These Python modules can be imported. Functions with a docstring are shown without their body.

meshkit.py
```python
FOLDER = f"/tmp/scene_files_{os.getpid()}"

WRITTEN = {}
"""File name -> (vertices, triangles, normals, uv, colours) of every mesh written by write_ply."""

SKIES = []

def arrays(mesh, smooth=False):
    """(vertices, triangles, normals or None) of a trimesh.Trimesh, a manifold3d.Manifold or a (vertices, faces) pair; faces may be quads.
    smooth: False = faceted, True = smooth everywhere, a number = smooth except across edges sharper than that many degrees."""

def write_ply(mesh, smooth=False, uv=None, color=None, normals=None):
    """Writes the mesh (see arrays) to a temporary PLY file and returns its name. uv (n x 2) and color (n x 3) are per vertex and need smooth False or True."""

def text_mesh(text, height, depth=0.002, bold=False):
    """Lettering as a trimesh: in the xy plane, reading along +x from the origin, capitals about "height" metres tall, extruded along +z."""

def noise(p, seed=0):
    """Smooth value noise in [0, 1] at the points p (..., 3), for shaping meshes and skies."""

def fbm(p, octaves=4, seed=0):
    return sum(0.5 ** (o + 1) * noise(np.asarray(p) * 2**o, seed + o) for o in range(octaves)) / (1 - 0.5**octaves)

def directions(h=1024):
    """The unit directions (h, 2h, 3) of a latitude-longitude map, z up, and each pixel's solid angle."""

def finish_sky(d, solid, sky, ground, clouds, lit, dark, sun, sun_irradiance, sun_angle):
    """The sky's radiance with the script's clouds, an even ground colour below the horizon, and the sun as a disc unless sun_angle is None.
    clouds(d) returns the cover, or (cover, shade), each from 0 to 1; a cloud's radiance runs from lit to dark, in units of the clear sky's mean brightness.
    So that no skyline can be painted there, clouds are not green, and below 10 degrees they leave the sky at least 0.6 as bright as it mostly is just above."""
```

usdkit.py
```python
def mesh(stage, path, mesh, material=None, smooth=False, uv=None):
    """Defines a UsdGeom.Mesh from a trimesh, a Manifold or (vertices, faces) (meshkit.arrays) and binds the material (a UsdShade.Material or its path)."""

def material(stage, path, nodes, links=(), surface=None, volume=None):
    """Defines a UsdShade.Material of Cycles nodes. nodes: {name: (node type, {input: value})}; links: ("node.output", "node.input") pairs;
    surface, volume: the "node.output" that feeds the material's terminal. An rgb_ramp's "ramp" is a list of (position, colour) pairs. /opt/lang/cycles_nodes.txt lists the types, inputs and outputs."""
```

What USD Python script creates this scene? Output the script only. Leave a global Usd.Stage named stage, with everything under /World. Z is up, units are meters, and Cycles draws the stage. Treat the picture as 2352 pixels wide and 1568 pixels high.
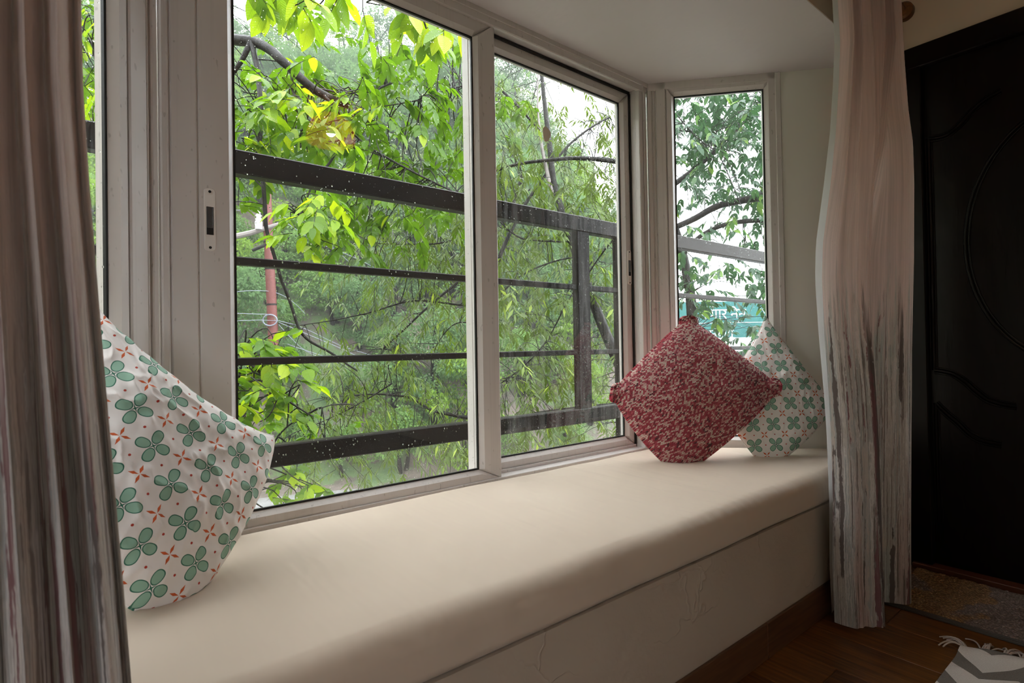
import math, random
import numpy as np, trimesh
from manifold3d import Manifold
from shapely.geometry import LineString, Polygon, Point
from shapely.ops import unary_union
from pxr import Usd, UsdGeom, UsdLux, UsdShade, Gf, Sdf, Vt
import usdkit, meshkit

stage = Usd.Stage.CreateInMemory()
UsdGeom.SetStageUpAxis(stage, 'Z')
UsdGeom.SetStageMetersPerUnit(stage, 1.0)
UsdGeom.Xform.Define(stage, '/World')
UsdGeom.Scope.Define(stage, '/World/Looks')

# ------------------------------------------------------------------ camera, sky, exposure
EYE = np.array([0.0, 0.0, 0.95])
FPX, YAW, PITCH, ROLL = 1245.0, *np.radians([38.43, 0.61, -0.986])
def cam_axes():
    c, s = math.cos, math.sin
    f = np.array([s(YAW) * c(PITCH), c(YAW) * c(PITCH), s(PITCH)])
    r0 = np.array([c(YAW), -s(YAW), 0.0]); u0 = np.cross(r0, f)
    return r0 * c(ROLL) + u0 * s(ROLL), -r0 * s(ROLL) + u0 * c(ROLL), f
RT, UP, FW = cam_axes()
cam = UsdGeom.Camera.Define(stage, '/World/camera')
m = Gf.Matrix4d(*[float(x) for x in (*RT, 0, *UP, 0, *(-FW), 0, *EYE, 1)])
cam.AddTransformOp().Set(m)
cam.CreateHorizontalApertureAttr(36.0); cam.CreateVerticalApertureAttr(24.0)
cam.CreateFocalLengthAttr(36.0 * FPX / 2352)
cam.CreateFStopAttr(9.0); cam.CreateFocusDistanceAttr(2.6)
cam.CreateClippingRangeAttr(Gf.Vec2f(0.05, 1000))
cam.CreateExposureAttr(1.3)
SKY = UsdLux.DomeLight.Define(stage, '/World/sky_light')     # even, rainy overcast
SKY.CreateColorAttr(Gf.Vec3f(0.93, 0.965, 1.0)); SKY.CreateIntensityAttr(1.0)
MIST = 0.0016                # density of the rain mist outside, per metre
LAMP_POWER = 60.0            # pendant bulb (its reflection shows in the left pane)

def ray(px, py): return FW + RT * (px - 1176) / FPX - UP * (py - 784) / FPX
def at_depth(px, py, d): return EYE + ray(px, py) * d
def on_y(px, py, y): r = ray(px, py); return EYE + r * ((y - EYE[1]) / r[1])
def on_x(px, py, x): r = ray(px, py); return EYE + r * ((x - EYE[0]) / r[0])
def on_z(px, py, z): r = ray(px, py); return EYE + r * ((z - EYE[2]) / r[2])
def on_plane(px, py, P, N): r = ray(px, py); return EYE + r * (np.dot(P - EYE, N) / np.dot(r, N))

# ------------------------------------------------------------------ helpers
taken = {}
def numbered(parent, name):
    k = taken.get((parent, name), 0); taken[(parent, name)] = k + 1
    return f'{parent}/{name}' + (f'_{k:03d}' if k else '')
def tag(p, label=None, cat=None, group=None, kind=None):
    p = p.GetPrim() if hasattr(p, 'GetPrim') else p
    for k, v in (('label', label), ('category', cat), ('group', group), ('kind', kind)):
        if v: p.SetCustomDataByKey(k, v)
    return p
def path_of(parent): return '/World' if parent is None else str(parent.GetPath())
def obj(name, mesh, mat, parent=None, smooth=30, uv=None, label=None, cat=None, group=None, kind=None):
    if isinstance(mesh, list): mesh = trimesh.util.concatenate(mesh)
    p = usdkit.mesh(stage, numbered(path_of(parent), name), mesh, mat, smooth=smooth, uv=uv)
    return tag(p, label, cat, group, kind)
def thing(name, label=None, cat=None, loc=(0, 0, 0), group=None, kind=None, parent=None):
    x = UsdGeom.Xform.Define(stage, numbered(path_of(parent), name))
    x.AddTranslateOp().Set(Gf.Vec3d(*map(float, loc)))
    return tag(x, label, cat, group, kind)
def hullm(pts):
    h = Manifold.hull_points(np.asarray(pts, float)).to_mesh()
    return trimesh.Trimesh(h.vert_properties[:, :3], h.tri_verts, process=False)
def cbox(x0, x1, y0, y1, z0, z1, c=0.002, f=None):
    P = []
    for i, x in enumerate((x0, x1)):
        for j, y in enumerate((y0, y1)):
            for k, z in enumerate((z0, z1)):
                sx, sy, sz = (1 - 2 * i) * c, (1 - 2 * j) * c, (1 - 2 * k) * c
                P += [(x, y + sy, z + sz), (x + sx, y, z + sz), (x + sx, y + sy, z)]
    P = np.array(P)
    return hullm(f(P) if f else P)
def tube(points, radii, sides=6, cap=True):
    p = np.asarray(points, float); n = len(p)
    r = np.broadcast_to(np.asarray(radii, float), (n,))
    t = np.gradient(p, axis=0); t /= np.linalg.norm(t, axis=1, keepdims=True) + 1e-12
    ref = np.array([0.31, 0.17, 0.93]); a = np.cross(t, ref); a /= np.linalg.norm(a, axis=1, keepdims=True) + 1e-9
    b = np.cross(t, a)
    ang = np.arange(sides) * 2 * np.pi / sides
    v = p[:, None] + r[:, None, None] * (np.cos(ang)[None, :, None] * a[:, None] + np.sin(ang)[None, :, None] * b[:, None])
    i, j = np.meshgrid(np.arange(n - 1), np.arange(sides), indexing='ij')
    q = np.stack([i * sides + j, i * sides + (j + 1) % sides, (i + 1) * sides + (j + 1) % sides, (i + 1) * sides + j], -1).reshape(-1, 4)
    f = np.vstack([q[:, [0, 1, 2]], q[:, [0, 2, 3]]]); v = v.reshape(-1, 3)
    if cap:
        v = np.vstack([v, p[0], p[-1]]); k = len(v) - 2
        jj = np.arange(sides)
        f = np.vstack([f, np.stack([np.full(sides, k), (jj + 1) % sides, jj], 1), np.stack([np.full(sides, k + 1), (n - 1) * sides + jj, (n - 1) * sides + (jj + 1) % sides], 1)])
    return trimesh.Trimesh(v, f, process=False)
def spline(pts, n=24):
    from scipy.interpolate import PchipInterpolator, CubicSpline
    pts = np.asarray(pts, float)
    if len(pts) < 3: return np.linspace(pts[0], pts[-1], n)
    d = np.r_[0, np.cumsum(np.linalg.norm(np.diff(pts, axis=0), axis=1))]
    return PchipInterpolator(d, pts)(np.linspace(0, d[-1], n))
def grid_mesh(V):
    a, b = V.shape[:2]
    i, j = np.meshgrid(np.arange(a - 1), np.arange(b - 1), indexing='ij')
    q = np.stack([i * b + j, (i + 1) * b + j, (i + 1) * b + j + 1, i * b + j + 1], -1).reshape(-1, 4)
    return trimesh.Trimesh(V.reshape(-1, 3), np.vstack([q[:, [0, 1, 2]], q[:, [0, 2, 3]]]), process=False)
def extrude(poly, h):
    return trimesh.util.concatenate([trimesh.creation.extrude_polygon(g, h, engine='earcut') for g in getattr(poly, 'geoms', [poly])])
def lathe(profile, n=40):
    return trimesh.creation.revolve(np.asarray(profile, float), sections=n)
def xf(mesh, M): mesh = mesh.copy(); mesh.apply_transform(M); return mesh
def basis(o, x, y, z):
    M = np.eye(4); M[:3, 0], M[:3, 1], M[:3, 2], M[:3, 3] = x, y, z, o; return M
def unit(v): v = np.asarray(v, float); return v / np.linalg.norm(v)

class G:
    """A small builder for Cycles node graphs."""
    def __init__(s): s.nodes, s.links, s.k = {}, [], 0
    def n(s, kind, out=None, **inp):
        name = f'n{s.k}'; s.k += 1; vals = {}
        for a, v in inp.items():
            if isinstance(v, str) and '.' in v and v[0] == 'n': s.links.append((v, f'{name}.{a}'))
            else: vals[a] = v
        s.nodes[name] = (kind, vals)
        return f'{name}.{out}' if out else name
    def m(s, t, a, b=0.0, c=0.0, clamp=False):
        return s.n('math', 'value', math_type=t, value1=a, value2=b, value3=c, use_clamp=clamp)
    def mix(s, fac, a, b, t='mix'): return s.n('mix', 'color', mix_type=t, fac=fac, color1=a, color2=b)
    def ramp(s, fac, stops, out='color', interpolate=True): return s.n('rgb_ramp', out, fac=fac, ramp=stops, interpolate=interpolate)
    def noise(s, vec=None, scale=5.0, detail=3.0, rough=0.5, out='fac', dist=0.0):
        kw = dict(scale=scale, detail=detail, roughness=rough, distortion=dist)
        if vec: kw['vector'] = vec
        return s.n('noise_texture', out, **kw)
    def map(s, vec, scale=(1, 1, 1), rot=(0, 0, 0), loc=(0, 0, 0)): return s.n('mapping', 'vector', vector=vec, scale=scale, rotation=rot, location=loc)
    def pos(s): return s.n('geometry', 'position')
    def uv(s): return s.n('uvmap', 'UV', attribute='st')
    def bump(s, h, strength=0.3, dist=0.005): return s.n('bump', 'normal', height=h, strength=strength, distance=dist)
    def done(s, name, surface, volume=None):
        return usdkit.material(stage, '/World/Looks/' + name, s.nodes, s.links, surface=surface, volume=volume)
def lin(r, g, b):
    return tuple(((x / 255) / 12.92 if x < 10.3 else ((x / 255 + 0.055) / 1.055) ** 2.4) for x in (r, g, b))
def plain(name, col, rough=0.5, **kw):
    g = G(); return g.done(name, g.n('principled_bsdf', 'BSDF', base_color=col, roughness=rough, **kw))

M = {}
# plaster walls, slightly uneven
def plaster(name, col, bump=0.25, vary=0.06, stains=None):
    g = G(); p = g.pos()
    f = g.noise(p, 2.2, 1.0)
    c = g.mix(f, tuple(x * (1 - vary) for x in col), tuple(min(1, x * (1 + vary)) for x in col))
    if stains:
        q = g.map(p, scale=(9, 9, 1.4))
        s = g.ramp(g.noise(q, 1.0, 6.0, 0.7), [(0.0, (0, 0, 0)), (0.60, (0, 0, 0)), (0.75, (1, 1, 1))])
        c = g.mix(g.m('multiply', s, stains), c, tuple(x * 0.6 for x in col))
    h = g.noise(p, 16.0, 3.0, 0.62)
    return g.done(name, g.n('principled_bsdf', 'BSDF', base_color=c, roughness=0.65, normal=g.bump(h, bump, 0.006)))
M['wall'] = plaster('wall_paint', lin(205, 188, 168))
M['wall_side'] = plaster('bay_wall_paint', lin(224, 221, 212), 0.15)
M['ceiling'] = plaster('ceiling_paint', lin(212, 203, 203), 0.3)
# bench plaster with raised trowel cracks
g = G(); p = g.pos()
cr = g.n('voronoi_texture', 'distance', vector=g.map(g.n('vector_math', 'vector', math_type='add', vector1=p, vector2=g.n('vector_math', 'vector', math_type='scale', vector1=g.noise(p, 6.0, 3.0, out='color'), scale=0.35)), scale=(1.4, 1.4, 2.2)), feature='distance_to_edge', scale=2.6)
patch = g.ramp(g.noise(p, 3.1, 2.0), [(0, (0, 0, 0)), (0.5, (0, 0, 0)), (0.62, (1, 1, 1))])
line = g.m('multiply', g.ramp(cr, [(0, (1, 1, 1)), (0.012, (0.5, 0.5, 0.5)), (0.03, (0, 0, 0))]), patch)
h = g.m('add', g.noise(p, 16.0, 4.0, 0.65), g.m('multiply', line, 0.9))
c = g.mix(g.noise(p, 4.0, 1.0), lin(166, 150, 134), lin(182, 168, 151))
M['bench_plaster'] = g.done('bench_plaster', g.n('principled_bsdf', 'BSDF', base_color=c, roughness=0.55, normal=g.bump(h, 0.4, 0.006)))
# upvc / painted aluminium frames with faint grime streaks
g = G(); p = g.pos(); q = g.map(p, scale=(60, 60, 0.9))
st = g.ramp(g.noise(q, 1.0, 2.0, 0.65), [(0, (0, 0, 0)), (0.56, (0, 0, 0)), (0.74, (1, 1, 1))])
sp = g.ramp(g.noise(g.map(p, scale=(1, 1, 0.45)), 85.0, 1.0, 0.6), [(0, (0, 0, 0)), (0.70, (0, 0, 0)), (0.76, (1, 1, 1))])
c = g.mix(g.m('multiply', st, 0.13), lin(204, 197, 193), lin(140, 130, 122))
c = g.mix(g.m('multiply', sp, 0.35), c, lin(120, 112, 105))
M['frame'] = g.done('window_frame_white', g.n('principled_bsdf', 'BSDF', base_color=c, roughness=0.38, coat_weight=0.1))
M['gasket'] = plain('black_rubber', (0.006, 0.006, 0.006), 0.5)
M['lock_white'] = plain('lock_plate_white', lin(222, 214, 208), 0.35)
M['lock_dark'] = plain('lock_latch_grey', lin(95, 96, 98), 0.35, metallic=0.6)
M['hole'] = plain('screw_dark', (0.004, 0.004, 0.004), 0.6)
M['sticker'] = plain('sticker_paper', lin(214, 200, 178), 0.8)
# panes: clear, fresnel reflection, thin film of dirt
def pane(name, dirt, lo, hi):
    g = G(); p = g.pos()
    d = (lo + hi) / 2 * 0.8        # even film; only the dusty pane shows streaks
    if hi > 0.1: d = g.n('map_range', 'result', value=g.noise(g.map(p, scale=(26, 26, 3)), 1.0, 2.0, 0.6), from_min=0.40, from_max=0.74, to_min=lo, to_max=hi * dirt, clamp=True)
    cl = g.n('mix_closure', 'closure', fac=g.m('multiply_add', g.m('power', g.n('layer_weight', 'facing', blend=0.5), 5.0), 0.9, 0.07), closure1=g.n('transparent_bsdf', 'BSDF', color=(0.96, 0.985, 0.97)), closure2=g.n('glossy_bsdf', 'BSDF', color=(1, 1, 1), roughness=0.0))
    dd = g.n('mix_closure', 'closure', fac=0.6, closure1=g.n('translucent_bsdf', 'BSDF', color=(0.9, 0.9, 0.9)), closure2=g.n('diffuse_bsdf', 'BSDF', color=(0.8, 0.8, 0.8)))
    return g.done(name, g.n('mix_closure', 'closure', fac=d, closure1=cl, closure2=dd))
M['pane'] = pane('pane_glass', 1.0, 0.006, 0.03)
M['pane_corner'] = pane('pane_glass_corner', 1.0, 0.02, 0.07)
M['pane_dirty'] = pane('pane_glass_dusty', 1.0, 0.015, 0.11)
M['drop'] = plain('water_drop', (1, 1, 1), 0.0, ior=1.33, transmission_weight=1.0)
# railing
g = G(); p = g.pos()
c = g.mix(g.noise(g.map(p, scale=(3, 3, 30)), 1.0, 4.0), (0.006, 0.0045, 0.004), (0.016, 0.011, 0.009))
M['railing'] = g.done('railing_paint', g.n('principled_bsdf', 'BSDF', base_color=c, roughness=0.42, specular_ior_level=0.14, normal=g.bump(g.noise(p, 60.0, 3.0), 0.15, 0.003)))
# seat cushion cloth
g = G(); p = g.pos()
c = g.mix(g.noise(p, 3.0, 1.0), lin(188, 169, 150), lin(198, 181, 162))
wr = g.noise(g.map(p, scale=(9, 1.3, 5), rot=(0, 0, 0.35)), 1.6, 2.0, 0.55)
h = wr
M['cushion'] = g.done('cushion_cotton', g.n('principled_bsdf', 'BSDF', base_color=c, roughness=0.8, sheen_weight=0.15, normal=g.bump(h, 0.35, 0.012)))
# floral print on white cotton: uv in print cells
def floral(name, cells, rot):
    g = G(); uv = g.map(g.uv(), scale=(cells, cells, 1), rot=(0, 0, rot))
    sx = g.n('separate_xyz', None, vector=uv)
    fx = g.m('subtract', g.m('fraction', g.m('add', f'{sx}.x', 100.0)), 0.5); fy = g.m('subtract', g.m('fraction', g.m('add', f'{sx}.y', 100.0)), 0.5)
    ax, ay = g.m('absolute', fx), g.m('absolute', fy)
    d = g.m('multiply', g.m('add', ax, ay), 0.7071); e = g.m('multiply', g.m('subtract', ax, ay), 0.7071)
    u = g.m('divide', g.m('subtract', d, 0.225), 0.168)
    wid = g.m('add', 0.124, g.m('multiply', u, 0.014))
    f = g.m('add', g.m('power', g.m('absolute', u), 2.4), g.m('power', g.m('divide', g.m('absolute', e), wid), 2.0))
    white, sage, dark, rust, red = lin(236, 230, 226), lin(142, 180, 158), lin(40, 104, 84), lin(205, 92, 40), lin(180, 60, 44)
    soft = g.n('clamp', 'result', value=g.m('multiply_add', g.m('subtract', f, 1.0), 14.0, 0.5), min=0.0, max=1.0)
    col = g.mix(soft, dark, white)
    inn = g.n('clamp', 'result', value=g.m('multiply_add', g.m('subtract', 0.70, f), 14.0, 0.5), min=0.0, max=1.0)
    col = g.mix(inn, col, sage)
    cross = g.m('less_than', g.m('add', g.m('multiply', g.m('minimum', ax, ay), 7.0), g.m('maximum', ax, ay)), 0.125)
    col = g.mix(cross, col, dark)
    bx, by = g.m('subtract', 0.5, ax), g.m('subtract', 0.5, ay)
    d2 = g.m('multiply', g.m('add', bx, by), 0.7071); e2 = g.m('multiply', g.m('absolute', g.m('subtract', bx, by)), 0.7071)
    star = g.m('less_than', g.m('add', g.m('divide', g.m('absolute', g.m('subtract', d2, 0.120)), 0.112), g.m('divide', e2, 0.034)), 1.0)
    col = g.mix(star, col, rust)
    def dist(a, b): return g.m('sqrt', g.m('add', g.m('multiply', a, a), g.m('multiply', b, b)))
    dot = g.m('less_than', g.m('minimum', dist(bx, ay), dist(ax, by)), 0.03)
    col = g.mix(dot, col, red)
    p = g.pos()
    h = g.noise(p, 26.0, 2.0, 0.55)
    return g.done(name, g.n('principled_bsdf', 'BSDF', base_color=col, roughness=0.8, sheen_weight=0.1, normal=g.bump(h, 0.25, 0.006)))
M['floral'] = floral('floral_cotton', 12.4, -0.04)
M['floral_b'] = floral('floral_cotton_b', 12.8, -0.22)
# marled red and cream knit: v-shaped stitches in rows
g = G(); uv = g.map(g.uv(), scale=(66, 92, 1), rot=(0, 0, math.pi / 4 - 0.14))
wob = g.n('vector_math', 'vector', math_type='scale', vector1=g.noise(uv, 0.09, 2.0, out='color'), scale=2.0)
uw = g.n('vector_math', 'vector', math_type='add', vector1=uv, vector2=wob)
s = g.n('separate_xyz', None, vector=uw)
fx = g.m('fraction', g.m('add', f'{s}.x', 90.0))
zz = g.m('multiply', g.m('absolute', g.m('subtract', fx, 0.5)), 0.8)
yy = g.m('add', f'{s}.y', zz)
row = g.m('fraction', g.m('add', yy, 90.0))
prof = g.m('sine', g.m('multiply', row, math.pi))
ply = g.m('absolute', g.m('sine', g.m('multiply', fx, 2 * math.pi)))
cell = g.n('combine_xyz', 'vector', x=g.m('floor', f'{s}.x'), y=g.m('floor', yy), z=0.0)
rnd = g.n('white_noise_texture', 'value', vector=cell)
big = g.noise(uv, 0.22, 3.0)
v = g.m('add', g.m('multiply', rnd, 0.72), g.m('multiply', big, 0.5))
c = g.ramp(v, [(0.0, lin(78, 14, 28)), (0.26, lin(96, 18, 34)), (0.32, lin(176, 40, 60)), (0.62, lin(208, 62, 84)), (0.68, lin(228, 148, 148)), (0.86, lin(246, 212, 202)), (1.0, lin(246, 226, 214))])
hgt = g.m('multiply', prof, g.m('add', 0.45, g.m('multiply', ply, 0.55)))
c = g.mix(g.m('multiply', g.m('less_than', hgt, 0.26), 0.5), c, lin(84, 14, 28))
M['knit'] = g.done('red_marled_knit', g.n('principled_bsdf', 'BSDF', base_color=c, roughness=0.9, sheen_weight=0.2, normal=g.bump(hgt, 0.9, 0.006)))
# curtain: linen above, peeling-paint wood print below (uv: u metres of cloth, v height)
def curtain_mat(name, start, fade, tint, thin):
    g = G(); uv = g.uv(); s = g.n('separate_xyz', None, vector=uv)
    sl = g.noise(g.map(uv, scale=(95, 1.2, 1)), 1.0, 5.0, 0.65)
    top = g.ramp(sl, [(0.3, tuple(x * 0.80 for x in tint)), (0.5, tint), (0.66, tuple(min(1, x * 1.12) for x in tint)), (0.8, (tint[0] * 0.95, tint[1] * 0.78, tint[2] * 0.75))])
    wob = g.n('vector_math', 'vector', math_type='scale', vector1=g.noise(g.map(uv, scale=(30, 16, 1)), 1.0, 3.0, 0.65, out='color'), scale=0.32)
    def field(su, sv, det, rough, loc): return g.noise(g.n('vector_math', 'vector', math_type='add', vector1=g.map(uv, scale=(su, sv, 1), loc=loc), vector2=wob), 1.0, det, rough)
    def cut(f, lo, hi): return g.ramp(f, [(0, (0, 0, 0)), (lo, (0, 0, 0)), (hi, (1, 1, 1))])
    base = field(34, 0.8, 4.0, 0.62, (0, 0, 0))
    pr = g.ramp(base, [(0.34, lin(120, 110, 104)), (0.42, lin(206, 198, 190)), (0.48, lin(176, 168, 162)), (0.52, lin(214, 208, 204)), (0.57, lin(160, 162, 160)), (0.63, lin(196, 182, 172)), (0.70, lin(150, 138, 130))])
    pr = g.mix(g.m('multiply', cut(field(15, 1.1, 3.0, 0.5, (3, 7, 0)), 0.54, 0.64), 0.45), pr, lin(148, 172, 170))
    pr = g.mix(g.m('multiply', cut(field(15, 0.9, 3.0, 0.5, (9, 1, 0)), 0.56, 0.66), 0.45), pr, lin(196, 150, 146))
    pr = g.mix(g.m('multiply', cut(field(120, 1.8, 4.0, 0.7, (1, 2, 0)), 0.545, 0.60), 0.85), pr, lin(84, 68, 60))
    darkc = g.mix(cut(field(20, 1.0, 2.0, 0.5, (4, 4, 0)), 0.48, 0.52), lin(58, 44, 42), lin(104, 34, 48))
    pr = g.mix(g.m('multiply', cut(field(30, 0.75, 4.0, 0.55, (6, 3, 0)), 0.575, 0.595), 0.92), pr, darkc)
    pr = g.mix(0.12, pr, tint)
    edge = g.m('add', f'{s}.y', g.m('multiply', g.m('subtract', g.noise(g.map(uv, scale=(60, 2.0, 1)), 1.0, 4.0, 0.7), 0.5), 1.1))
    mask = g.n('map_range', 'result', value=edge, from_min=start - fade, from_max=start + fade, to_min=1.0, to_max=0.0, clamp=True)
    c = g.mix(mask, top, pr)
    weave = g.noise(g.map(uv, scale=(500, 120, 1)), 1.0, 2.0)
    nb = g.bump(weave, 0.25, 0.003)
    pb = g.n('principled_bsdf', 'BSDF', base_color=c, roughness=0.85, sheen_weight=0.1, normal=nb)
    tb = g.n('translucent_bsdf', 'BSDF', color=c, normal=nb)
    return g.done(name, g.n('mix_closure', 'closure', fac=thin, closure1=pb, closure2=tb))
M['curtain'] = curtain_mat('curtain_print', 1.02, 0.10, lin(222, 202, 198), 0.36)
M['curtain_b'] = curtain_mat('curtain_print_b', 0.98, 0.14, lin(206, 188, 180), 0.12)
M['lining'] = plain('curtain_lining', lin(226, 226, 224), 0.9)
g = G(); pb = g.n('principled_bsdf', 'BSDF', base_color=lin(222, 222, 220), roughness=0.9)
M['lining'] = g.done('curtain_lining_cloth', g.n('mix_closure', 'closure', fac=0.45, closure1=pb, closure2=g.n('translucent_bsdf', 'BSDF', color=(0.8, 0.8, 0.8))))
# woods
def wood(name, a, b, scale, rough, coat=0.0, bump=0.15, spec=0.5):
    g = G(); p = g.map(g.pos(), scale=scale)
    f = g.noise(p, 1.0, 4.0, 0.62, dist=0.4)
    r = g.n('object_info', 'random')
    f2 = g.m('add', g.m('multiply', g.m('subtract', f, 0.5), 1.7), g.m('add', 0.36, g.m('multiply', r, 0.28)), clamp=True)
    c = g.mix(f2, a, b)
    return g.done(name, g.n('principled_bsdf', 'BSDF', base_color=c, roughness=rough, coat_weight=coat, coat_roughness=0.15, specular_ior_level=spec, normal=g.bump(f, bump, 0.003)))
M['floor_wood'] = wood('floor_wood_tile', lin(30, 14, 7), lin(132, 82, 36), (80, 4, 5), 0.36, 0.05)
M['skirting'] = wood('skirting_wood_tile', lin(58, 34, 22), lin(104, 70, 46), (5, 5, 70), 0.4)
M['grout'] = plain('grout', lin(92, 76, 58), 0.9)
M['door'] = wood('door_dark_wood', (0.0015, 0.0012, 0.0012), (0.006, 0.0035, 0.0028), (30, 30, 2.5), 0.26, 0.0, 0.3, 0.22)
M['threshold'] = wood('threshold_wood', lin(52, 24, 12), lin(92, 48, 24), (20, 3, 20), 0.45)
M['rod'] = wood('rod_wood', lin(84, 50, 26), lin(140, 92, 52), (4, 60, 60), 0.4)
# mats
g = G(); p = g.pos()
vor = g.n('voronoi_texture', 'distance', vector=p, scale=150.0)
pat = g.ramp(g.noise(p, 4.2, 2.0), [(0, (0, 0, 0)), (0.50, (0, 0, 0)), (0.53, (1, 1, 1))])
c = g.mix(pat, lin(166, 126, 86), lin(146, 126, 118))
c = g.mix(g.ramp(vor, [(0.25, (0, 0, 0)), (0.6, (0.5, 0.5, 0.5))]), c, lin(40, 28, 20))
M['mat_pile'] = g.done('doormat_pile', g.n('principled_bsdf', 'BSDF', base_color=c, roughness=0.95, normal=g.bump(g.m('subtract', 1.0, vor), 0.9, 0.008)))
M['mat_edge'] = plain('doormat_border', lin(64, 56, 50), 0.6)
g = G(); uv = g.uv(); s = g.n('separate_xyz', None, vector=uv)
tri = g.m('abs' if False else 'absolute', g.m('subtract', g.m('fraction', g.m('multiply', f'{s}.y', 7.0)), 0.5))
band = g.m('fraction', g.m('add', g.m('multiply', f'{s}.x', 6.5), g.m('multiply', tri, 1.3)))
gr = g.m('less_than', band, g.m('add', 0.28, g.m('multiply', tri, 0.5)))
wv = g.noise(g.map(uv, scale=(300, 300, 1)), 1.0, 2.0)
c = g.mix(gr, g.mix(wv, lin(186, 178, 170), lin(214, 206, 198)), g.mix(wv, lin(92, 86, 80), lin(126, 118, 110)))
M['rug'] = g.done('rug_cotton', g.n('principled_bsdf', 'BSDF', base_color=c, roughness=0.95, normal=g.bump(wv, 0.5, 0.003)))
M['tassel'] = plain('rug_tassel', lin(176, 160, 150), 0.95)
# lamp
g = G()
M['shade'] = g.done('woven_shade', g.n('mix_closure', 'closure', fac=0.55, closure1=g.n('principled_bsdf', 'BSDF', base_color=lin(196, 140, 70), roughness=0.8), closure2=g.n('translucent_bsdf', 'BSDF', color=lin(255, 190, 100))))
g = G(); M['bulb'] = g.done('warm_bulb', g.n('emission', 'emission', color=(1.0, 0.80, 0.60), strength=LAMP_POWER))
# foliage
def leaf_mat(name, lo, mid, hi, trans, gloss=0.35, per='island', tfac=0.45, veins=False):
    g = G()
    r = g.n('geometry', 'random_per_island') if per == 'island' else g.n('object_info', 'random')
    c = g.ramp(r, [(0.0, lo), (0.5, mid), (1.0, hi)])
    ct = g.mix(1.0, c, trans, 'multiply')
    kw = {}
    if veins:      # midrib and slanting side veins, uv: x -1..1 across, y 0..1 along
        q = g.n('separate_xyz', None, vector=g.uv())
        ax = g.m('absolute', f'{q}.x')
        v = g.m('sine', g.m('multiply', g.m('subtract', g.m('multiply', f'{q}.y', 11.0), g.m('multiply', ax, 2.6)), 2 * math.pi))
        line = g.m('maximum', g.ramp(v, [(0, (0, 0, 0)), (0.82, (0, 0, 0)), (1.0, (1, 1, 1))]), g.m('less_than', ax, 0.07))
        ct = g.mix(g.m('multiply', line, 0.4), ct, g.mix(1.0, ct, (0.5, 0.55, 0.4), 'multiply'))
        kw['normal'] = g.bump(v, 0.35, 0.002)
    pb = g.n('diffuse_bsdf', 'BSDF', color=c) if 'far' in name else g.n('principled_bsdf', 'BSDF', base_color=c, roughness=gloss, specular_ior_level=0.5, **kw)
    tb = g.n('translucent_bsdf', 'BSDF', color=ct)
    return g.done(name, g.n('mix_closure', 'closure', fac=tfac, closure1=pb, closure2=tb))
BR = ((0.085, 0.185, 0.010), (0.21, 0.35, 0.010), (0.38, 0.48, 0.02))
M['leaf_bright'] = leaf_mat('leaf_bright', *BR, (1.35, 1.3, 0.5), per='object', tfac=0.55, veins=True)
M['leaf_bright_i'] = leaf_mat('leaf_bright_mass', *BR, (1.35, 1.3, 0.5), tfac=0.55, veins=True)
OL = ((0.085, 0.135, 0.02), (0.17, 0.25, 0.03), (0.32, 0.41, 0.055))
M['leaf_olive'] = leaf_mat('leaf_olive', *OL, (1.3, 1.3, 0.8), per='object')
M['leaf_olive_i'] = leaf_mat('leaf_olive_mass', *OL, (1.3, 1.3, 0.8))
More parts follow.
